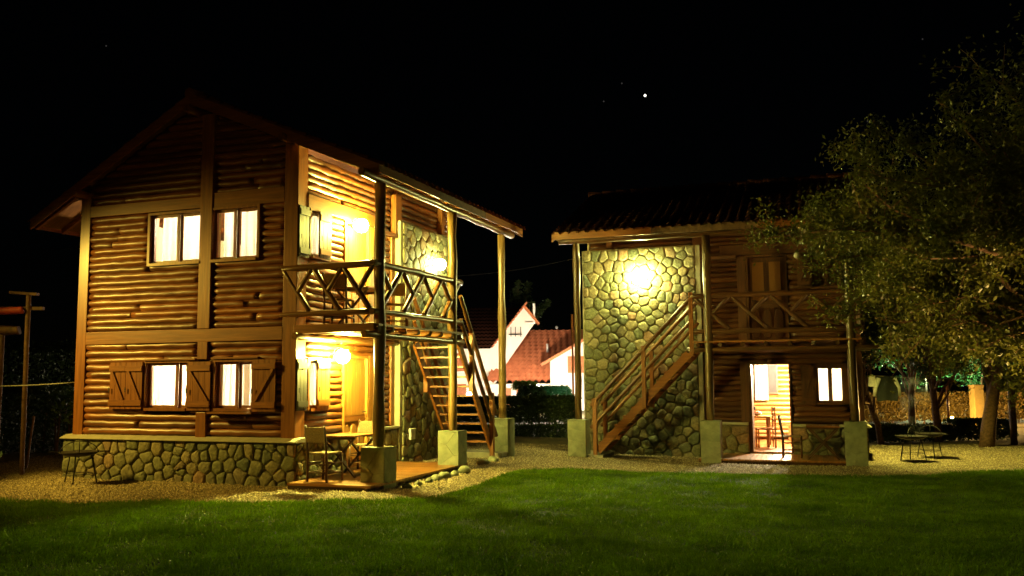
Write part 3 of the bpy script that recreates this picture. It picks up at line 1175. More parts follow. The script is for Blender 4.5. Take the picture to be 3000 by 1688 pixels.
    for x in (1.47, .45):
        for j, (y, zb, zt_) in enumerate(o['stair'][1]):
            if j == 0 and (x < 1 or o['front']):
                continue
            mb().box(x - .045, x + .045, y - .045, y + .045, zb, zt_ - (0.0 if x > 1 else .1)).build('newel', 'timber_z', st, bevel=.006)
        for dz, r in ((o['stair'][2], .046), (o['stair'][3], .042)):
            mb().log((x, 3.50, 2.44 + dz), (x, t1.y + .14, t1.z + slp * .14 + dz), r, int(dz * 100) + int(x * 10), 8, .06, .4).build('handrail', 'rail_y', st, True)
    mb().box(.35, 1.55, 5.55, 6.25, -.15, .12).build('landing_slab', 'concrete', root, bevel=.015)
    # meter box on the tower foot
    if o['front']:
        mb().box(.20, .25, 3.78, 3.98, .50, .72).build('meter_box', 'white_paint', root, bevel=.006)
    return root


LZ = -0.351
left = cabin('log_cabin', (-3.613, 14.901, 0), LZ, 1,
             'two-storey log cabin on the left with its lit gable wall, shutters and stone plinth',
             dict(seed=11, front=True, tower_end=5.95, tower_n=178, dark_up=False, closed=True, open=False, stair=(5.30, ((3.52, 2.35, 3.72), (4.07, 1.45, 2.66), (5.18, .02, 1.42)), .92, .46),
                  blocks=[(.222, 1.449, .643, 0), (3.155, 1.449, .732, .03), (6.124, 1.352, .831, -.08)]))
RZ = 1.241
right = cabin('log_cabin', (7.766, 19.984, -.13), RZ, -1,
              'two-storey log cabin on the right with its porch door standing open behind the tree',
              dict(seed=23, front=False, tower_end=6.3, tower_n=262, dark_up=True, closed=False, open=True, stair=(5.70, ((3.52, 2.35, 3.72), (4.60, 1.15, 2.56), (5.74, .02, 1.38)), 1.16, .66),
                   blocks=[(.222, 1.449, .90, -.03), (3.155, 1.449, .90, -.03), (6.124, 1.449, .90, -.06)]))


def LW(x, y, z):      # left cabin frame -> world
    c, s = math.cos(LZ), math.sin(LZ)
    return Vector((-3.613 + x * c - y * s, 14.901 + x * s + y * c, z))


def RW(x, y, z):      # right cabin frame -> world (mirrored)
    c, s = math.cos(RZ), math.sin(RZ)
    x = -x
    return Vector((7.766 + x * c - y * s, 19.984 + x * s + y * c, z - .13))


# ------------------------------------------------------------------ lamps
def wall_lamp(pos, out, watts, r, label, mname, arm=.18, lit=True, col=LAMP_C, nm='wall_lamp', group=None):
    e = empty(nm, pos, 0, label, 'lamp', group)
    out = Vector(out).normalized()
    b = -out * arm
    m = MB().tube([b, b + Vector((0, 0, .12)), b * .5 + Vector((0, 0, .17)), (0, 0, .13)], .010, 6)
    m.sphere(b, .04, 8, 5)
    m.build('bracket', 'black_iron', e, True)
    MB().lathe([(0.005, .10), (r * .55, r * 1.02), (r * .7, r * .85)], (0, 0, 0), 14).build('cap', 'black_iron', e)
    if lit:
        lamp_globe(mname, watts, r, col)
    else:
        plain(mname, (.5, .45, .35), .3)
    MB().sphere((0, 0, 0), r, 12, 8).build('globe', mname, e, True)
    return e


exL = LW(1, 0, 0) - LW(0, 0, 0)
exR = RW(1, 0, 0) - RW(0, 0, 0)
wall_lamp(LW(.24, 1.72, 4.58), exL, 1080, .13, 'lit lamp beside the upstairs door of the left cabin', 'lamp_a')
wall_lamp(LW(.24, 1.10, 2.14), exL, 1080, .13, 'lit lamp under the balcony of the left cabin', 'lamp_b')
wall_lamp(LW(.36, 4.95, 4.22), exL, 190, .13, 'lit lamp on the stone tower of the left cabin', 'lamp_c', col=(1, .98, .30))
wall_lamp(RW(.36, 4.88, 4.26), exR, 440, .16, 'lit lamp on the stone wall above the stairs of the right cabin', 'lamp_d', col=(1, .97, .28))
wall_lamp(RW(.24, 1.25, 4.58), exR, 0, .08, 'unlit lamp on the dark upstairs wall of the right cabin', 'lamp_e', lit=False)
gdir = RW(0, -1, 0) - RW(0, 0, 0)


def room_light(pos, watts, label, col=(1.0, .84, .55), r=.12):
    e = empty('ceiling_lamp', pos, 0, label, 'lamp')
    MB().tube([(0, 0, .10), (0, 0, .22)], .01, 6).build('stem', 'black_iron', e)
    k = 'room_lamp_%d' % len(MATS)
    lamp_globe(k, watts, r, col)
    MB().sphere((0, 0, 0), r, 12, 8).build('globe', k, e, True)


room_light(LW(-2.6, 1.9, 2.15), 1000, 'ceiling lamp in the ground floor room of the left cabin')
room_light(LW(-2.3, 1.9, 4.9), 800, 'ceiling lamp in the upstairs room of the left cabin')
room_light(RW(-2.6, 1.5, 2.15), 2600, 'ceiling lamp in the room behind the open door')


def spot(name, label, pos, target, watts, size, blend, col, radius=.08, pole=True):
    e = empty(name, pos, 0, label, 'lamp')
    d = (Vector(target) - Vector(pos)).normalized()
    m = MB().tube([-d * .18, -d * .02], [.05, .10], 12, True)
    m.build('housing', 'black_iron', e, True)
    if pole:
        MB().tube([(0, 0, -.0), (0, 0, -(pos[2]))], .03, 8).build('pole', 'iron', e)
    else:
        MB().tube([(0, 0, 0), gdir * -.2], .012, 6).build('bracket', 'iron', e)
    ld = bpy.data.lights.new(name, 'SPOT')
    ld.energy = watts
    ld.color = col
    ld.spot_size = R(size)
    ld.spot_blend = blend
    ld.shadow_soft_size = radius
    lo = bpy.data.objects.new(name + '_light', ld)
    COL.objects.link(lo)
    lo.parent = e
    lo.location = d * .02
    lo.rotation_euler = d.to_track_quat('-Z', 'Y').to_euler()
    return e


spot('gable_floodlight', 'floodlight on the far gable wall of the right cabin', RW(-.9, -.12, 4.0), (9.6, 20.4, 0), 1500, 105, .7, (1, .88, .16), .08, False)
spot('fill_lamp', 'added fill lamp on a pole behind the camera', Vector((-5.5, -4.0, 4.6)), (-5.2, 16, 3.4), 330, 40, 1.0, (1.0, .60, .08), .3)  # unseen fill, added to lift the shaded front of the left cabin
fl = LW(-7.6, -3.4, 4.6)
spot('yard_floodlight', 'yard floodlight on a pole beside the left cabin', fl, LW(-1.5, 0, .7), 3000, 76, 1.0, (1.0, .67, .085), .35)
spot('garden_floodlight', 'garden floodlight shining up into the big tree', Vector((9.9, 11.6, .6)), Vector((7.7, 14.3, 3.7)), 3300, 66, .8, (1.0, .62, .18), .12)


# ------------------------------------------------------------------ porch furniture
def chair():
    e = empty('porch_chair')
    w, dp, sh = .20, .19, .45
    for sx in (-1, 1):
        MB().tube([(sx * w, dp, 0), (sx * w * .9, dp, sh)], .018, 8).build('leg', 'dark_wood', e, True)
        MB().tube([(sx * w, -dp, 0), (sx * w * .95, -dp, sh), (sx * w, -dp - .07, .90)], .020, 8).build('leg', 'dark_wood', e, True)
        for z in (.15, .30):
            MB().tube([(sx * w, -dp, z), (sx * w, dp, z)], .011, 6).build('rung', 'dark_wood', e, True)
    for z in (.15, .28):
        for y in (-dp, dp):
            MB().tube([(-w, y, z), (w, y, z)], .011, 6).build('rung', 'dark_wood', e, True)
    s = MB()
    n = 9
    for i in range(n):
        a = -w + 2 * w * i / n
        s.box(a + .001, a + 2 * w / n - .001, -dp, dp, sh - .012, sh + .012 + .004 * (i % 2))
    s.build('seat', 'rush', e)
    s = MB()
    for i in range(10):
        z = .63 + i * .024
        yy = -dp - .03 - (z - .6) * .14
        s.box(-w + .015, w - .015, yy - .012 - .003 * (i % 2), yy + .012, z, z + .023)
    s.build('backrest', 'rush', e)
    return e


def table(w=.34, l=.42, h=.68):
    e = empty('folding_table')
    for k in range(5):
        a = -w + 2 * w * k / 5
        MB().box(a + .003, a + 2 * w / 5 - .003, -l, l, h - .012, h + .013).build('plank', 'timber_y', e, bevel=.003)
    for y in (-l + .06, l - .06):
        MB().bar((-w + .03, y, 0), (w - .05, y, h - .05), .03, .045, (0, 1, 0)).build('leg', 'dark_wood', e)
        MB().bar((w - .03, y + .035, 0), (-w + .05, y + .035, h - .05), .03, .045, (0, 1, 0)).build('leg', 'dark_wood', e)
        MB().box(-w + .02, w - .02, y - .02, y + .02, h - .05, h - .013).build('apron', 'dark_wood', e)
    for x in (-w + .04, w - .04):
        MB().box(x - .015, x + .015, -l + .08, l - .08, .02, .05).build('stretcher', 'dark_wood', e)
    return e


ch0, tb0 = chair(), table()
used = [False, False]


def put(src, idx, pos, rz, label, cat, group):
    o = src if not used[idx] else copy_tree(src)
    used[idx] = True
    o.location = pos
    o.rotation_euler = (0, 0, rz)
    tag(o, label, cat, group)
    return o


put(ch0, 0, LW(.60, -.02, .1), LZ - .15, 'rush-seated chair nearest the stone plinth on the left cabin porch', 'chair', 'rush chairs')
put(ch0, 0, LW(.36, 1.66, .1), LZ + math.pi + .1, 'rush chair at the far end of the porch table, behind the front post', 'chair', 'rush chairs')
put(ch0, 0, LW(.95, 1.75, 2.63), LZ + math.pi + .5, 'rush chair up on the balcony of the left cabin', 'chair', 'rush chairs')
put(ch0, 0, LW(.55, .45, 2.63), LZ + .2, 'rush chair behind the balcony rail near the corner post', 'chair', 'rush chairs')
put(ch0, 0, RW(.90, 1.50, .1), RZ + math.pi, 'rush chair between the open door and the dark folding table', 'chair', 'rush chairs')
put(tb0, 1, LW(.52, .88, .1), LZ, 'small folding table with crossed legs under the left balcony', 'table', 'folding tables')
put(tb0, 1, LW(.62, 1.10, 2.63), LZ, 'folding table up on the balcony of the left cabin', 'table', 'folding tables')
put(tb0, 1, RW(.95, .86, .1), RZ + math.pi / 2, 'folding table with crossed legs under the lit double window', 'table', 'folding tables')


# interior of the right cabin
def dining():
    e = empty('dining_table', RW(-2.0, 2.62, .12), RZ, 'wooden dining table seen through the open door', 'table')
    MB().box(-.4, .4, -.55, .5, .70, .75).build('top', 'door_wood', e, bevel=.005)
    for x in (-.33, .33):
        for y in (-.48, .43):
            MB().box(x - .035, x + .035, y - .035, y + .035, 0, .70).build('leg', 'timber_z', e)
    c = empty('dining_chair', RW(-1.45, 2.18, .12), RZ + .2, 'wooden dining chair just inside the open door', 'chair')
    for x in (-.2, .2):
        for y, h in ((-.2, .98), (.2, .45)):
            MB().box(x - .018, x + .018, y - .018, y + .018, 0, h).build('leg', 'timber_z', c)
    MB().box(-.22, .22, -.22, .22, .44, .47).build('seat', 'timber_x', c)
    for z in (.62, .76, .90):
        MB().box(-.18, .18, -.21, -.19, z, z + .07).build('slat', 'timber_x', c)
    b = empty('fruit_bowl', RW(-1.85, 2.4, .87), 0, 'bowl of red fruit on the dining table', 'bowl')
    MB().lathe([(.02, 0), (.10, .03), (.13, .07), (.12, .07), (.08, .03), (0, .02)], (0, 0, 0), 16).build('bowl', 'white_paint', b, True)
    for i in range(5):
        MB().sphere((.06 * math.cos(i * 1.3), .06 * math.sin(i * 1.3), .08), .042, 8, 6).build('fruit', 'fruit', b, True)
    s = empty('wooden_bench', RW(-4.0, 2.4, .12), RZ, 'low wooden bench at the back of the lit room', 'bench')
    MB().box(-.2, .2, -.8, .8, .38, .43).build('seat', 'timber_y', s)
    for y in (-.7, .7):
        MB().box(-.18, .18, y - .03, y + .03, 0, .38).build('leg', 'timber_z', s)
    for k in range(17):
        z = .18 + k * .13
        # back-wall logs inside, parts of the right cabin
        m = MB(-1)
        m.log((-4.62, 1.3, z), (-4.62, 3.6, z), .07, 400 + k, 8, .06, .4)
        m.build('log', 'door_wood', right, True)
    fr = MB(-1)
    for a, b_, c0, c1 in ((1.98, 2.03, 1.35, 2.2), (2.62, 2.67, 1.35, 2.2), (2.03, 2.62, 2.15, 2.2), (2.03, 2.62, 1.35, 1.40)):
        fr.box(-4.56, -4.5, a, b_, c0, c1)
    w = fr.build('window', 'door_wood', right)
    MB(-1).box(-4.545, -4.54, 2.03, 2.62, 1.40, 2.15).build('pane', 'iron', w)
    m = MB(-1)
    vs = []
    for i in range(25):
        y = 2.24 + .36 * i / 24
        vs += [(-4.42 + .02 * math.sin(i * 1.2), y, 1.18), (-4.42 + .02 * math.sin(i * 1.2), y, 2.25)]
    m.add(vs, [(2 * i, 2 * i + 2, 2 * i + 3, 2 * i + 1) for i in range(24)])
    m.build('curtain', 'curtain', w, True)


dining()


# ------------------------------------------------------------------ barbecues
def grill():
    e = empty('disc_grill')
    MB().lathe([(0, .47), (.12, .475), (.24, .50), (.33, .545), (.335, .545), (.25, .49), (.12, .46), (0, .455)], (0, 0, 0), 28).build('bowl', 'iron', e, True)
    for k in range(3):
        a = 2 * math.pi * k / 3 + .4
        MB().tube([(.20 * math.cos(a), .20 * math.sin(a), .48), (.30 * math.cos(a), .30 * math.sin(a), 0)], .012, 6).build('leg', 'iron', e, True)
    MB().tube([(.23 * math.cos(t), .23 * math.sin(t), .17) for t in [i * math.pi / 9 for i in range(19)]], .006, 5, False).build('ring', 'iron', e, True)
    pts = [(.30 * math.cos(t), 0, .52 + .20 * math.sin(t)) for t in [math.pi * i / 12 for i in range(13)]]
    MB().tube(pts, .008, 6).tube([(0, 0, .50), (0, 0, .73)], .008, 6).build('hoop', 'iron', e, True)
    for s in (-1, 1):
        MB().box(min(s * .33, s * .47), max(s * .33, s * .47), -.03, .03, .53, .55).build('handle', 'iron', e)
    return e


g0 = grill()
g0.location = (-7.42, 15.45, 0)
g0.rotation_euler = (0, 0, .3)
tag(g0, 'black disc barbecue on three thin legs before the left stone plinth', 'barbecue', 'disc barbecues')
g1 = copy_tree(g0)
g1.location = (8.62, 19.55, -.13)
g1.rotation_euler = (0, 0, .9)
tag(g1, 'disc barbecue on the gravel closest to the right cabin post block', 'barbecue', 'disc barbecues')
g2 = copy_tree(g0)
g2.location = (9.40, 20.35, -.13)
g2.rotation_euler = (0, 0, 2.0)
tag(g2, 'disc barbecue behind its twin, right of the smoking one', 'barbecue', 'disc barbecues')


# edging rocks
def rock(pos, s, label, seed):
    rg = random.Random(seed)
    m = MB().sphere((0, 0, 0), 1, 10, 7)
    vv = []
    for v in m.v:
        p = Vector(v)
        k = 1 + .35 * noise.noise(p * 1.3 + Vector((seed, 0, 0))) + .1 * noise.noise(p * 4 + Vector((seed, 5, 0)))
        vv.append((p.x * k * s, p.y * k * s * .75, p.z * k * s * .6))
    m.v = vv
    o = m.build('edging_rock', 'flagstone', None, True)
    o.location = pos
    o.rotation_euler = (0, 0, rg.uniform(0, 6))
    tag(o, label, 'rock', 'rocks along the porch deck edge')


for i, (x, y, s, lb) in enumerate([
        (-.90, 16.72, .15, 'largest pale rock at the foot of the middle post block'),
        (-1.05, 16.25, .10, 'rounded rock just in front of the middle post block'),
        (-1.20, 15.80, .13, 'long pale rock along the deck edge, nearer the middle block'),
        (-1.32, 15.46, .12, 'flat rock halfway along the deck edge'),
        (-1.42, 15.15, .09, 'small rock beside the deck halfway to the front block'),
        (-1.57, 14.85, .08, 'little rock beside the deck close to the front block'),
        (-1.70, 14.52, .09, 'rock touching the right side of the front post block'),
        (-.62, 18.25, .13, 'pale rock behind the middle block at the stair foot'),
        (-.42, 18.95, .12, 'rock leaning by the rear post block of the left cabin')]):
    rock((x, y, s * .3 + gh(x, y)), s, lb, i + 3)


# ------------------------------------------------------------------ cables
def cable(pts, r, label, mat='cable', nm='cable', sag=.0, cat='cable'):
    a, b = Vector(pts[0]), Vector(pts[1])
    P = [a.lerp(b, t / 12) - Vector((0, 0, sag * 4 * (t / 12) * (1 - t / 12))) for t in range(13)]
    tag(MB().tube(P, r, 5).build(nm, mat, None, True), label, cat)


cable([LW(-4.74, 0, 1.72), (-11.2, 17.0, 1.70)], .009, 'thin pale clothesline tied to the left corner post', nm='clothesline', sag=.05, cat='clothesline')
cable([(-16, 30, 6.2), (-7.0, 30, 6.3)], .012, 'thin overhead wire behind the left cabin', 'cable_dark')
cable([(-3, 34, 5.6), (3.2, 30, 6.0)], .014, 'overhead wire between the two cabins', 'cable_dark', sag=.2)


# ------------------------------------------------------------------ neighbour timber frame at far left
def frame_left():
    e = empty('timber_shelter', (-9.6, 17, 0), 0, 'timber shelter frame with a tall T-topped post at the left edge', 'shelter')
    p = [(.36, 3.40, 0)]
    MB().log((.37, 0, 0), (.35, 0, 3.40), .045, 3, 8, .08, .5).build('post', 'weathered_wood', e, True)
    MB().bar((.0, .0, 3.44), (.52, 0, 3.40), .12, .05).build('crossbar', 'weathered_wood', e)
    MB().bar((-1.6, .05, 3.16), (.62, .05, 3.13), .10, .06).build('beam', 'weathered_wood', e)
    MB().log((-1.8, -.05, 2.98), (.28, -.05, 3.10), .07, 4, 10, .06, .4).build('red_roll', 'red_paint', e, True)
    MB().log((-1.8, 0, 2.72), (.20, 0, 2.72), .09, 5, 10, .06, .4).build('beam', 'weathered_wood', e, True)
    MB().log((-.12, .0, 0), (-.12, 0, 2.65), .045, 6, 8, .08, .5).build('post', 'weathered_wood', e, True)
    MB().log((-1.7, .0, 0), (-1.7, 0, 2.65), .05, 7, 8, .08, .5).build('post', 'weathered_wood', e, True)


frame_left()
for (x, y, h, dx, lb) in ((-9.7, 18.0, 1.05, .12, 'leaning wooden stake among the weeds at the far left'),
                          (-10.9, 21.5, .85, -.02, 'upright wooden stake by the leafy plant at the far left')):
    o = MB().log((0, 0, -.05), (dx, 0, h), .025, 9, 7, .1, .3).build('wooden_stake', 'weathered_wood', None, True)
    o.location = (x, y, 0)
    tag(o, lb, 'stake')


# ------------------------------------------------------------------ white house behind
def white_house():
    e = empty('white_house', (0, 50, -.1), 0, 'floodlit white house with red tiled roofs between the two cabins', 'house')
    # tall gable wall
    g = MB()
    g.prism([(-4.2, 0), (2.1, 0), (2.1, 1.45), (-1.0, 1.45), (-.35, 2.6), (1.35, 5.0), (.68, 5.78), (-1.25, 3.45), (-4.2, 3.45)], 'y', 0, .3)
    g.build('wall', 'white_wall', e)
    MB().prism([(2.05, 0), (8.5, 0), (8.5, 6.2), (6.5, 5.3), (2.05, 2.75)], 'y', -1.2, -.9).build('wall', 'white_wall', e)
    MB().box(-1.5, 2.2, -.3, -.02, 0, 1.5).build('wall', 'white_wall', e)
    # tiled slope
    V, F = [], []
    nc = 30
    z0, z1, ya, yb = 1.42, 4.5, -.9, 3.2
    nr = 14
    for j in range(nr):
        for k in range(nc * 4 + 1):
            pass
    xl0, xl1 = -1.6, .25
    for j in range(nr):
        a, b = j / nr, (j + 1) / nr
        for s, lift in ((a, .10), (b, 0)):
            xs0 = xl0 + (xl1 - xl0) * s
            for k in range(nc * 6 + 1):
                x = xs0 + (8.0 - xs0) * k / (nc * 6)
                z = z0 + (z1 - z0) * s + lift + .17 * abs(math.sin(math.pi * x / .36))
                V.append((x, ya + (yb - ya) * s, z))
    w = nc * 6 + 1
    for j in range(nr):
        for k in range(w - 1):
            o = j * 2 * w + k
            F.append((o, o + 1, o + w + 1, o + w))
        if j < nr - 1:
            for k in range(w - 1):
                o = (j * 2 + 1) * w + k
                F.append((o, o + 1, o + w + 1, o + w))
    roof = mass('roof', V, F, 'tile_far', e, 'stuff')
    MB().box(.4, 8, yb - .1, yb + .1, 4.5, 4.62).build('ridge', 'tile_far', roof)
    MB().box(-1.7, 2.1, ya - .06, ya - .01, 1.36, 1.46).build('gutter', 'white_paint', roof)
    # gable over the right wall
    m = MB(); m.prism([(1.55, 2.42), (6.6, 5.3), (6.6, 5.48), (1.50, 2.56)], 'y', -1.6, -.3); m.build('rake_board', 'orange_paint', e)
    # dark roof over the left wing
    V, F = [], []
    for j in range(12):
        for s, lift in ((j / 12, .06), ((j + 1) / 12, 0)):
            x1 = -1.15 + 1.95 * s
            for k in range(91):
                x = -5.2 + (x1 + 5.2) * k / 90
                V.append((x, -.5 + 3.4 * s, 3.42 + 2.5 * s + lift + .05 * abs(math.sin(math.pi * x / .23))))
    for j in range(12):
        for k in range(90):
            o = j * 182 + k
            F.append((o, o + 1, o + 92, o + 91))
    mass('roof', V, F, 'tile', e, 'stuff')
    for i in range(14):
        s = i / 13
        MB().tube([(-1.15 + 1.85 * s, -.35, 3.52 + 2.35 * s), (-1.02 + 1.85 * s, -.35, 3.66 + 2.35 * s)], .06, 6).build('verge_tile', 'tile_far', e)
    m = MB(); m.prism([(.62, 5.75), (1.45, 4.75), (1.55, 4.82), (.68, 5.9)], 'y', -.35, .5); m.build('rake_board', 'orange_paint', e)
    MB().box(1.16, 1.28, -.15, -.03, 4.8, 5.95).box(.75, 1.16, -.15, -.03, 4.8, 4.9).build('flue_pipe', 'white_paint', e)
    for x in (.15, .45, -.1):
        MB().box(x, x + .04, -.12, -.06, 4.1, 4.65).build('antenna', 'black_iron', e)
    MB().box(-.2, .55, -.12, -.06, 4.2, 4.24).build('antenna', 'black_iron', e)
    MB().tube([(2.0, 1.3, 3.2), (2.0, 1.3, 3.75)], .06, 8).build('vent_pipe', 'white_paint', e)
    MB().sphere((2.65, 3.2, 4.78), .09, 8, 6).build('vent_pipe', 'white_paint', e)
    def shut(x0, x1, z0, z1, y):
        b = MB().box(x0, x1, y, y + .06, z0, z1).build('shutter', 'orange_paint', e)
        n = 3
        for i in range(n):
            a = x0 + (x1 - x0) * i / n
            MB().box(a + .02, a + (x1 - x0) / n - .02, y - .03, y, z0 + .04, z1 - .04).build('panel', 'orange_paint', b)
    shut(3.0, 4.1, 2.05, 2.95, -1.28)
    shut(-.75, -.10, 0.05, 1.25, -.38)
    shut(.2, .75, 0.05, 1.25, -.38)
    shut(-3.4, -2.7, 2.2, 3.2, -.08)
    shut(-3.5, -2.6, .1, 1.5, -.08)
    return e


white_house()


def post_lamp(pos, watts, col, label, r=.14, h=None, mname=None, cat='street lamp', nm='street_lamp'):
    e = empty(nm, (pos[0], pos[1], 0), 0, label, cat)
    MB().tube([(0, 0, 0), (0, 0, pos[2] - r)], .04, 8).build('pole', 'iron', e, True)
    k = mname or 'post_lamp_%d' % len(MATS)
    lamp_globe(k, watts, r, col)
    MB().sphere((0, 0, pos[2]), r, 10, 8).build('globe', k, e, True)


post_lamp((-2.1, 43.5, .9), 1400, (1, .84, .62), 'bright white garden lamp before the white house, behind the stairs', .14)
post_lamp((1.2, 43.0, 1.25), 2600, (1, .82, .58), 'garden lamp behind the clipped hedge of the white house', .12)
post_lamp((4.4, 44.0, 1.0), 1200, (1, .82, .60), 'garden lamp before the right wing of the white house', .12)
post_lamp((2.04, 30.3, 1.2), 45, (.8, 1, .8), 'small lamp hidden by the thin post beside the rounded hedge', .03)
post_lamp((24.0, 45.0, 1.50), 900, (.72, .9, 1.0), 'blue-white street lamp far behind the trees on the right', .14)
post_lamp((18.42, 40.0, 1.75), 1500, (.85, 1.0, .45), 'greenish street lamp shining through the trees on the right', .14)
post_lamp((19.5, 31.2, .35), 1500, (1, .58, .16), 'orange path lamp before the long hedge, right of the trees', .10)
post_lamp((15.2, 31.2, .22), 1000, (1, .62, .14), 'low orange path lamp behind the shrubs near the parasol', .04)


# ------------------------------------------------------------------ hedges, shrubs, trees
def hedge(name, x0, x1, y0, y1, z0, z1, n, size, mat, label, seed, roundr=0):
    g = np.random.RandomState(seed)
    P = g.rand(n, 3)
    # push most leaves to the surface
    k = g.randint(0, 3, n)
    side = g.rand(n)
    P[k == 0, 1] = P[k == 0, 1] * .12
    P[k == 1, 2] = 1 - P[k == 1, 2] * .10
    c = np.stack([x0 + (x1 - x0) * P[:, 0], y0 + (y1 - y0) * P[:, 1], z0 + (z1 - z0) * P[:, 2]], 1)
    if roundr:
        cx, cy = (x0 + x1) / 2, (y0 + y1) / 2
        d = np.sqrt(((c[:, 0] - cx) / (x1 - x0) * 2) ** 2 * .9 + ((c[:, 2] - z0) / (z1 - z0)) ** 4 * .5)
        c = c[d < 1.0]
    c += g.normal(0, size * .7, c.shape)
    e = empty(name, (0, 0, 0), 0, label, 'hedge' if 'hedge' in name else 'shrub')
    leaf_cloud('foliage', c, size, mat, e, None, seed)
    b = MB()
    for i in range(max(2, int((x1 - x0) / 1.2))):
        x = x0 + (x1 - x0) * (i + .5) / max(2, int((x1 - x0) / 1.2))
        b.tube([(x, (y0 + y1) / 2, -.15), (x + .05, (y0 + y1) / 2, z0 + (z1 - z0) * .6)], .03, 6)
    b.build('stems', 'bark', e)
    return e


hedge('dark_hedge', -2.6, 2.05, 27.5, 28.3, .38, 1.12, 26000, .045, 'leaf_dark', 'dark straight hedge across the gap between the cabins', 1)
hedge('dark_hedge', -2.6, 2.3, 27.2, 27.9, -.12, .27, 14000, .04, 'leaf_dark', 'low ragged growth under the dark hedge between the cabins', 2)
hedge('clipped_hedge', .15, 1.15, 31, 32, .6, 1.40, 9000, .04, 'leaf_dark', 'dark brown left half of the rounded hedge before the red roof', 3, 1)
hedge('clipped_hedge', 1.0, 2.05, 31.2, 32, .6, 1.38, 9000, .04, 'leaf_green', 'green right half of the rounded hedge before the red roof', 4, 1)
hedge('lime_shrub', 0.0, .85, 31.4, 31.9, 1.32, 1.55, 1500, .04, 'leaf_lime', 'bright lime foliage sprouting above the rounded hedge', 5, 1)
hedge('long_hedge', 11.5, 26, 34, 35, .0, 1.0, 60000, .05, 'leaf_dry', 'long orange-lit hedge wall behind the trees on the right', 6)
hedge('dark_shrub', 9.6, 11.0, 25.0, 25.8, -.1, .30, 7000, .04, 'leaf_dark', 'low dark shrub right behind the porch block of the right cabin', 7, 1)
hedge('dark_shrub', 11.0, 12.4, 25.3, 26.0, -.1, .28, 6000, .04, 'leaf_dark', 'low dark shrub behind the two barbecues', 8, 1)
hedge('dark_shrub', 12.4, 14.3, 25.6, 26.4, -.1, .42, 8000, .04, 'leaf_dark', 'taller dark shrub between the tree trunks on the right', 9, 1)
hedge('dark_shrub', -13.8, -11.2, 22, 23.5, 0, 1.6, 7000, .05, 'leaf_dark', 'dark overgrown shrub at the left edge', 10, 1)
hedge('dark_shrub', -11.4, -8.9, 23, 24, 0, 1.3, 6000, .05, 'leaf_dark', 'dark shrub beside the left corner of the left cabin', 12, 1)
hedge('dark_shrub', -16, -10, 27, 30, 0, 2.9, 9000, .07, 'leaf_dark', 'tall dark thicket far behind at the left', 13, 1)
hedge('leafy_plant', -10.85, -10.35, 21.0, 21.4, .75, 1.15, 60, .07, 'leaf_lime', 'lit leafy plant on a stake left of the left cabin', 11)
hedge('leafy_plant', -9.75, -9.35, 16.0, 16.4, .3, .6, 90, .07, 'leaf_green', 'green leafy plant at the left picture edge', 14)

MATS['yard'] = MATS['asphalt']
tag(mass('road', [(9, 31.5, -.115), (32, 31.5, -.115), (32, 33.6, -.115), (9, 33.6, -.115)], [(0, 1, 2, 3)], 'asphalt', kind='structure'), 'pale lit road in front of the long hedge')


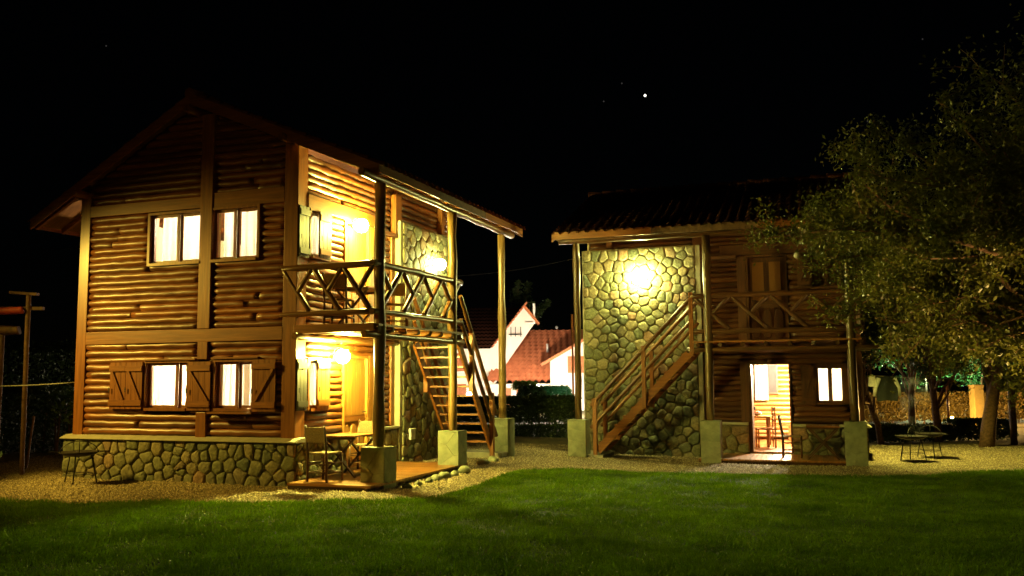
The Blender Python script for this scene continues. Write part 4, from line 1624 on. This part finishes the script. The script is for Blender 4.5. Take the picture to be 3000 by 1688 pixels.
def tree(name, base, h, crown_r, crown_z, nb, seed, label, mat='leaf_dark', lean=(0, 0), tr=.14, leaf=.05, nleaf=70, flat=.7, cat='tree', crown_off=(0, 0), droop=0.0, sig=.16):
    rg = random.Random(seed)
    g = np.random.RandomState(seed)
    e = empty(name, base, 0, label, cat)
    top = Vector((lean[0], lean[1], h * .75))
    tp = []
    for i in range(8):
        t = i / 7
        tp.append(Vector((lean[0] * t ** 1.3 + rg.uniform(-.05, .05) * h * .1, lean[1] * t ** 1.3, h * .75 * t)))
    tp[0] = Vector((0, 0, -.1))
    MB().tube(tp, [tr * (1 - .75 * i / 7) for i in range(8)], 9).build('trunk', 'bark', e, True)
    C = []
    twigs = MB()
    cc = Vector((crown_off[0], crown_off[1], crown_z))
    for b in range(nb):
        t = rg.uniform(.25, 1)
        s = tp[int(t * 6)].lerp(tp[min(7, int(t * 6) + 1)], .5)
        # target on an uneven ellipsoid
        d = Vector((rg.gauss(0, 1), rg.gauss(0, 1), rg.gauss(0, .8))).normalized()
        k = crown_r * rg.uniform(.55, 1.0) * (1 + .3 * noise.noise(d * 1.7 + Vector((seed, 0, 0))))
        tgt = cc + Vector((d.x * k, d.y * k, d.z * k * flat))
        L = (tgt - s).length
        pts = [s]
        m = 7
        mid = s.lerp(tgt, .5) + Vector((rg.uniform(-.1, .1), rg.uniform(-.1, .1), rg.uniform(0, .2))) * L
        for i in range(1, m + 1):
            q = i / m
            p = s * (1 - q) ** 2 + mid * 2 * q * (1 - q) + tgt * q * q
            p += Vector((rg.uniform(-1, 1), rg.uniform(-1, 1), rg.uniform(-1, 1))) * .05 * L * .5
            pts.append(p)
        r0 = tr * .45 * rg.uniform(.5, 1)
        if b < 40:
            MB().tube(pts, [max(.008, r0 * (1 - .85 * i / m)) for i in range(m + 1)], 6).build('branch', 'bark', e, True)
        else:
            twigs.tube(pts, [max(.006, r0 * .6 * (1 - .85 * i / m)) for i in range(m + 1)], 5)
        # twigs with leaf sprays
        for i in range(3, m + 1):
            for _ in range(3):
                dd = Vector((rg.gauss(0, 1), rg.gauss(0, 1), rg.gauss(.1, .8))).normalized() * rg.uniform(.25, .75) * crown_r * .22
                q = pts[i] + dd - Vector((0, 0, droop * rg.random()))
                twigs.tube([pts[i], pts[i].lerp(q, .5) + Vector((0, 0, .03)), q], [.009, .006, .003], 4, False)
                nn = int(nleaf * rg.uniform(.3, 1.4))
                tt = g.rand(nn, 1) ** .7
                base_ = np.array(pts[i])[None] * (1 - tt) + np.array(q)[None] * tt
                C.append(base_ + g.normal(0, crown_r * sig * .3, (nn, 3)) * (0.4 + tt))
    twigs.build('twigs', 'bark', e)
    leaf_cloud('crown', np.concatenate(C), leaf, mat, e, None, seed, .45)
    return e


big = tree('big_tree', (10.6, 14.6, -.13), 6.4, 5.0, 4.40, 230, 42, 'big spreading tree overhanging the right cabin from the right edge',
           'leaf', lean=(-1.0, .1), tr=.24, leaf=.040, nleaf=130, flat=.49, crown_off=(-1.7, 0), droop=.16, sig=.065)
# long low limbs
for pts, r0 in (([(10.5, 14.6, 1.5), (9.4, 14.5, 2.05), (8.5, 14.6, 2.3), (7.9, 14.6, 2.62), (7.2, 14.7, 2.82), (6.5, 14.9, 2.6), (6.1, 15.0, 2.7)], .085),
                ([(10.5, 14.6, 1.9), (9.5, 14.9, 2.7), (8.7, 15.1, 3.0), (8.0, 15.2, 3.5), (7.1, 15.3, 3.6), (6.4, 15.4, 4.0)], .07),
                ([(10.4, 14.5, 1.7), (9.5, 14.0, 2.3), (8.8, 13.8, 2.35), (8.1, 13.7, 2.7), (7.5, 13.7, 2.5)], .05),
                ([(7.9, 14.6, 2.62), (7.5, 14.6, 3.2), (7.0, 14.6, 3.5), (6.9, 14.5, 4.1)], .035),
                ([(8.5, 14.6, 2.3), (8.0, 14.4, 2.35), (7.4, 14.3, 2.6), (7.0, 14.2, 2.5)], .03)):
    q = [Vector(a) - Vector((10.6, 14.6, -.13)) for a in pts]
    MB().tube(q, [r0 * (1 - .75 * i / (len(q) - 1)) for i in range(len(q))], 8).build('branch', 'bark', big, True)
tree('yard_tree', (12.17, 23.25, -.13), 5.0, 1.9, 4.0, 24, 5, 'leaning tree with the thickest trunk by the pergola post', 'leaf_dark', lean=(.9, 0), tr=.20, leaf=.06, nleaf=50)
tree('yard_tree', (11.9, 25.3, -.13), 5.0, 2.0, 4.2, 24, 6, 'slim upright tree between the barbecues and the thick trunk', 'leaf_dark', lean=(-.2, 0), tr=.12, leaf=.06, nleaf=50)
tree('yard_tree', (9.9, 24.3, -.13), 4.8, 1.8, 4.1, 22, 8, 'small leaning tree just right of the right cabin', 'leaf_dark', lean=(-1.1, .2), tr=.09, leaf=.06, nleaf=50)
tree('yard_tree', (12.6, 28.5, -.13), 5.6, 2.2, 4.7, 20, 9, 'dark tree behind the clothesline', 'leaf_dark', lean=(.3, 0), tr=.12, leaf=.07, nleaf=40)
tree('yard_tree', (17.2, 38.8, -.13), 5.2, 2.6, 3.0, 30, 10, 'green lit tree around the greenish street lamp', 'leaf_green', lean=(0, 0), tr=.14, leaf=.07, nleaf=45)
tree('yard_tree', (21.0, 40.5, -.13), 4.6, 2.2, 2.6, 20, 14, 'green tree left of the blue-white street lamp', 'leaf_green', lean=(0, 0), tr=.14, leaf=.07, nleaf=40)
tree('conifer', (.8, 56, -.13), 9.4, 1.6, 6.2, 22, 15, 'tall dark conifer behind the white house gable', 'leaf_dark', tr=.16, leaf=.09, nleaf=40, flat=1.6)


# ------------------------------------------------------------------ right background objects
def pergola():
    e = empty('pergola', (13.3, 24, -.13), 0, 'pale wooden pergola frame at the right edge', 'pergola')
    MB().log((0, 0, -.1), (0.02, 0, 2.0), .09, 3, 8, .06, .5).build('post', 'weathered_wood', e, True)
    MB().bar((-.1, 0, 2.03), (3.2, 0, 2.03), .08, .06).build('beam', 'white_paint', e)
    MB().bar((-.1, .0, 1.86), (3.2, 0, 1.86), .05, .04).build('beam', 'white_paint', e)
    MB().log((3.0, 0, -.1), (3.0, 0, 2.0), .08, 3, 8, .06, .5).build('post', 'weathered_wood', e, True)


pergola()
um = empty('parasol', (14.5, 30, -.13), 0, 'closed-weave dark parasol with an orange-lit pole behind the trees', 'parasol')
MB().tube([(0, 0, 0), (0, 0, 1.75)], .04, 8).build('pole', 'timber_z', um, True)
MB().lathe([(0, 1.78), (.55, 1.55), (.62, 1.50), (.5, 1.52), (0, 1.70)], (0, 0, 0), 8).build('canopy', 'canvas', um)
yp = empty('yellow_pillar', (16.5, 32, -.13), 0, 'yellow-lit square pillar in front of the long hedge', 'pillar')
MB().box(-.16, .16, -.2, .2, 0, 1.42).build('shaft', 'yellow_wall', yp)
MB().box(-.18, .18, -.23, .23, 1.421, 1.47).build('cap', 'yellow_wall', yp)
wp = empty('slender_post', (1.95, 29, -.13), 0, 'thin dark post standing beside the rounded hedge', 'post')
MB().log((0, 0, 0), (0, 0, 3.9), .035, 4, 7, .05, .5).build('shaft', 'orange_paint', wp, True)
cable([(9.14, 23, 1.72), (12.2, 23.6, 1.62)], .007, 'clothesline with shirts right of the right cabin', nm='clothesline', sag=.04, cat='clothesline')


def shirt(x, y, z, flip, label):
    e = empty('hanging_shirt', (x, y, z), .2, label, 'shirt', 'shirts on the clothesline')
    V, F = [], []
    for side in (-.02, .02):
        for i in range(9):
            u = i / 8
            for j in range(7):
                v = j / 6
                w = .26 + .06 * v
                V.append(((u - .5) * 2 * w * (.8 + .2 * math.sin(v * 3)), side + .02 * math.sin(u * 9 + v * 2), -.62 * v - .05 * abs(u - .5)))
    for s in range(2):
        for i in range(8):
            for j in range(6):
                a = s * 63 + i * 7 + j
                F.append((a, a + 7, a + 8, a + 1))
    MB().add(V, F).build('body', 'shirt_dark', e, True)
    for sx in (-1, 1):
        MB().tube([(sx * .22, 0, -.06), (sx * .33, 0, -.30), (sx * .36, .01, -.52)], [.06, .055, .045], 8).build('sleeve', 'shirt_white', e, True)


shirt(9.62, 23.1, 1.70, 1, 'dark shirt with white sleeves hanging closest to the cabin')
o = MB().prism([(-.08, 0), (.06, 0), (.10, -.28), (-.12, -.26)], 'y', -.015, .015).build('hanging_towel', 'shirt_white')
o.location = (9.22, 23.0, 1.70)
tag(o, 'small white towel pegged next to the dark shirt', 'towel')

# ------------------------------------------------------------------ stars
emis('star_big', (1, .95, .8), 3.0)
emis('star_small', (1, .9, .85), .035)
s = MB().sphere((0, 0, 0), .9, 10, 8).build('star', 'star_big', None, True)
s.location = (92.99, 600, 194.6)
tag(s, 'bright star high between the two cabins', 'star')


def star_at(u, v, label, r=.55):
    # direction from viewing angles, placed 600 m out
    x = (u - 1287.5) / 2243.7
    z = (724.5 - v) / 2243.7
    c, sn = math.cos(.0997), math.sin(.0997)
    d = Vector((x, c - z * sn, sn + z * c))
    o = MB().sphere((0, 0, 0), r, 6, 4).build('star', 'star_small', None, True)
    o.location = d * 600 + Vector((0, 0, 1.7))
    tag(o, label, 'star', 'faint stars')


star_at(272, 107, 'faint star above the left cabin roof')
star_at(1568, 212, 'faint star just up and left of the bright star')
star_at(2185, 313, 'faint star above the right cabin roof')
star_at(2325, 107, 'faint star near the top above the big tree')
star_at(1522, 257, 'faintest star left of and below the bright star')


# ------------------------------------------------------------------ smoke drifting off the nearest right-hand barbecue
def smoke():
    m = bpy.data.materials.new('smoke')
    m.use_nodes = True
    nt = m.node_tree
    nt.nodes.remove(nt.nodes['Principled BSDF'])
    v = nt.nodes.new('ShaderNodeVolumePrincipled')
    v.inputs['Color'].default_value = (.8, .85, 1.0, 1)
    tc = nt.nodes.new('ShaderNodeTexCoord')
    no = nt.nodes.new('ShaderNodeTexNoise')
    no.inputs['Scale'].default_value = 3.0
    nt.links.new(tc.outputs['Object'], no.inputs['Vector'])
    mr = nt.nodes.new('ShaderNodeMapRange')
    mr.inputs[1].default_value = .45
    mr.inputs[2].default_value = .7
    mr.inputs[3].default_value = 0
    mr.inputs[4].default_value = .28
    nt.links.new(no.outputs[0], mr.inputs[0])
    nt.links.new(mr.outputs[0], v.inputs['Density'])
    nt.links.new(v.outputs[0], nt.nodes['Material Output'].inputs['Volume'])
    MATS['smoke'] = m
    o = MB().lathe([(0, 0), (.16, .05), (.26, .35), (.34, .75), (.25, 1.1), (0, 1.25)], (0, 0, 0), 16).build('smoke', 'smoke', None, True)
    o.location = (8.75, 19.6, .46)
    tag(o, 'thin bluish smoke rising from the barbecue by the right cabin', 'smoke', kind='stuff')


smoke()
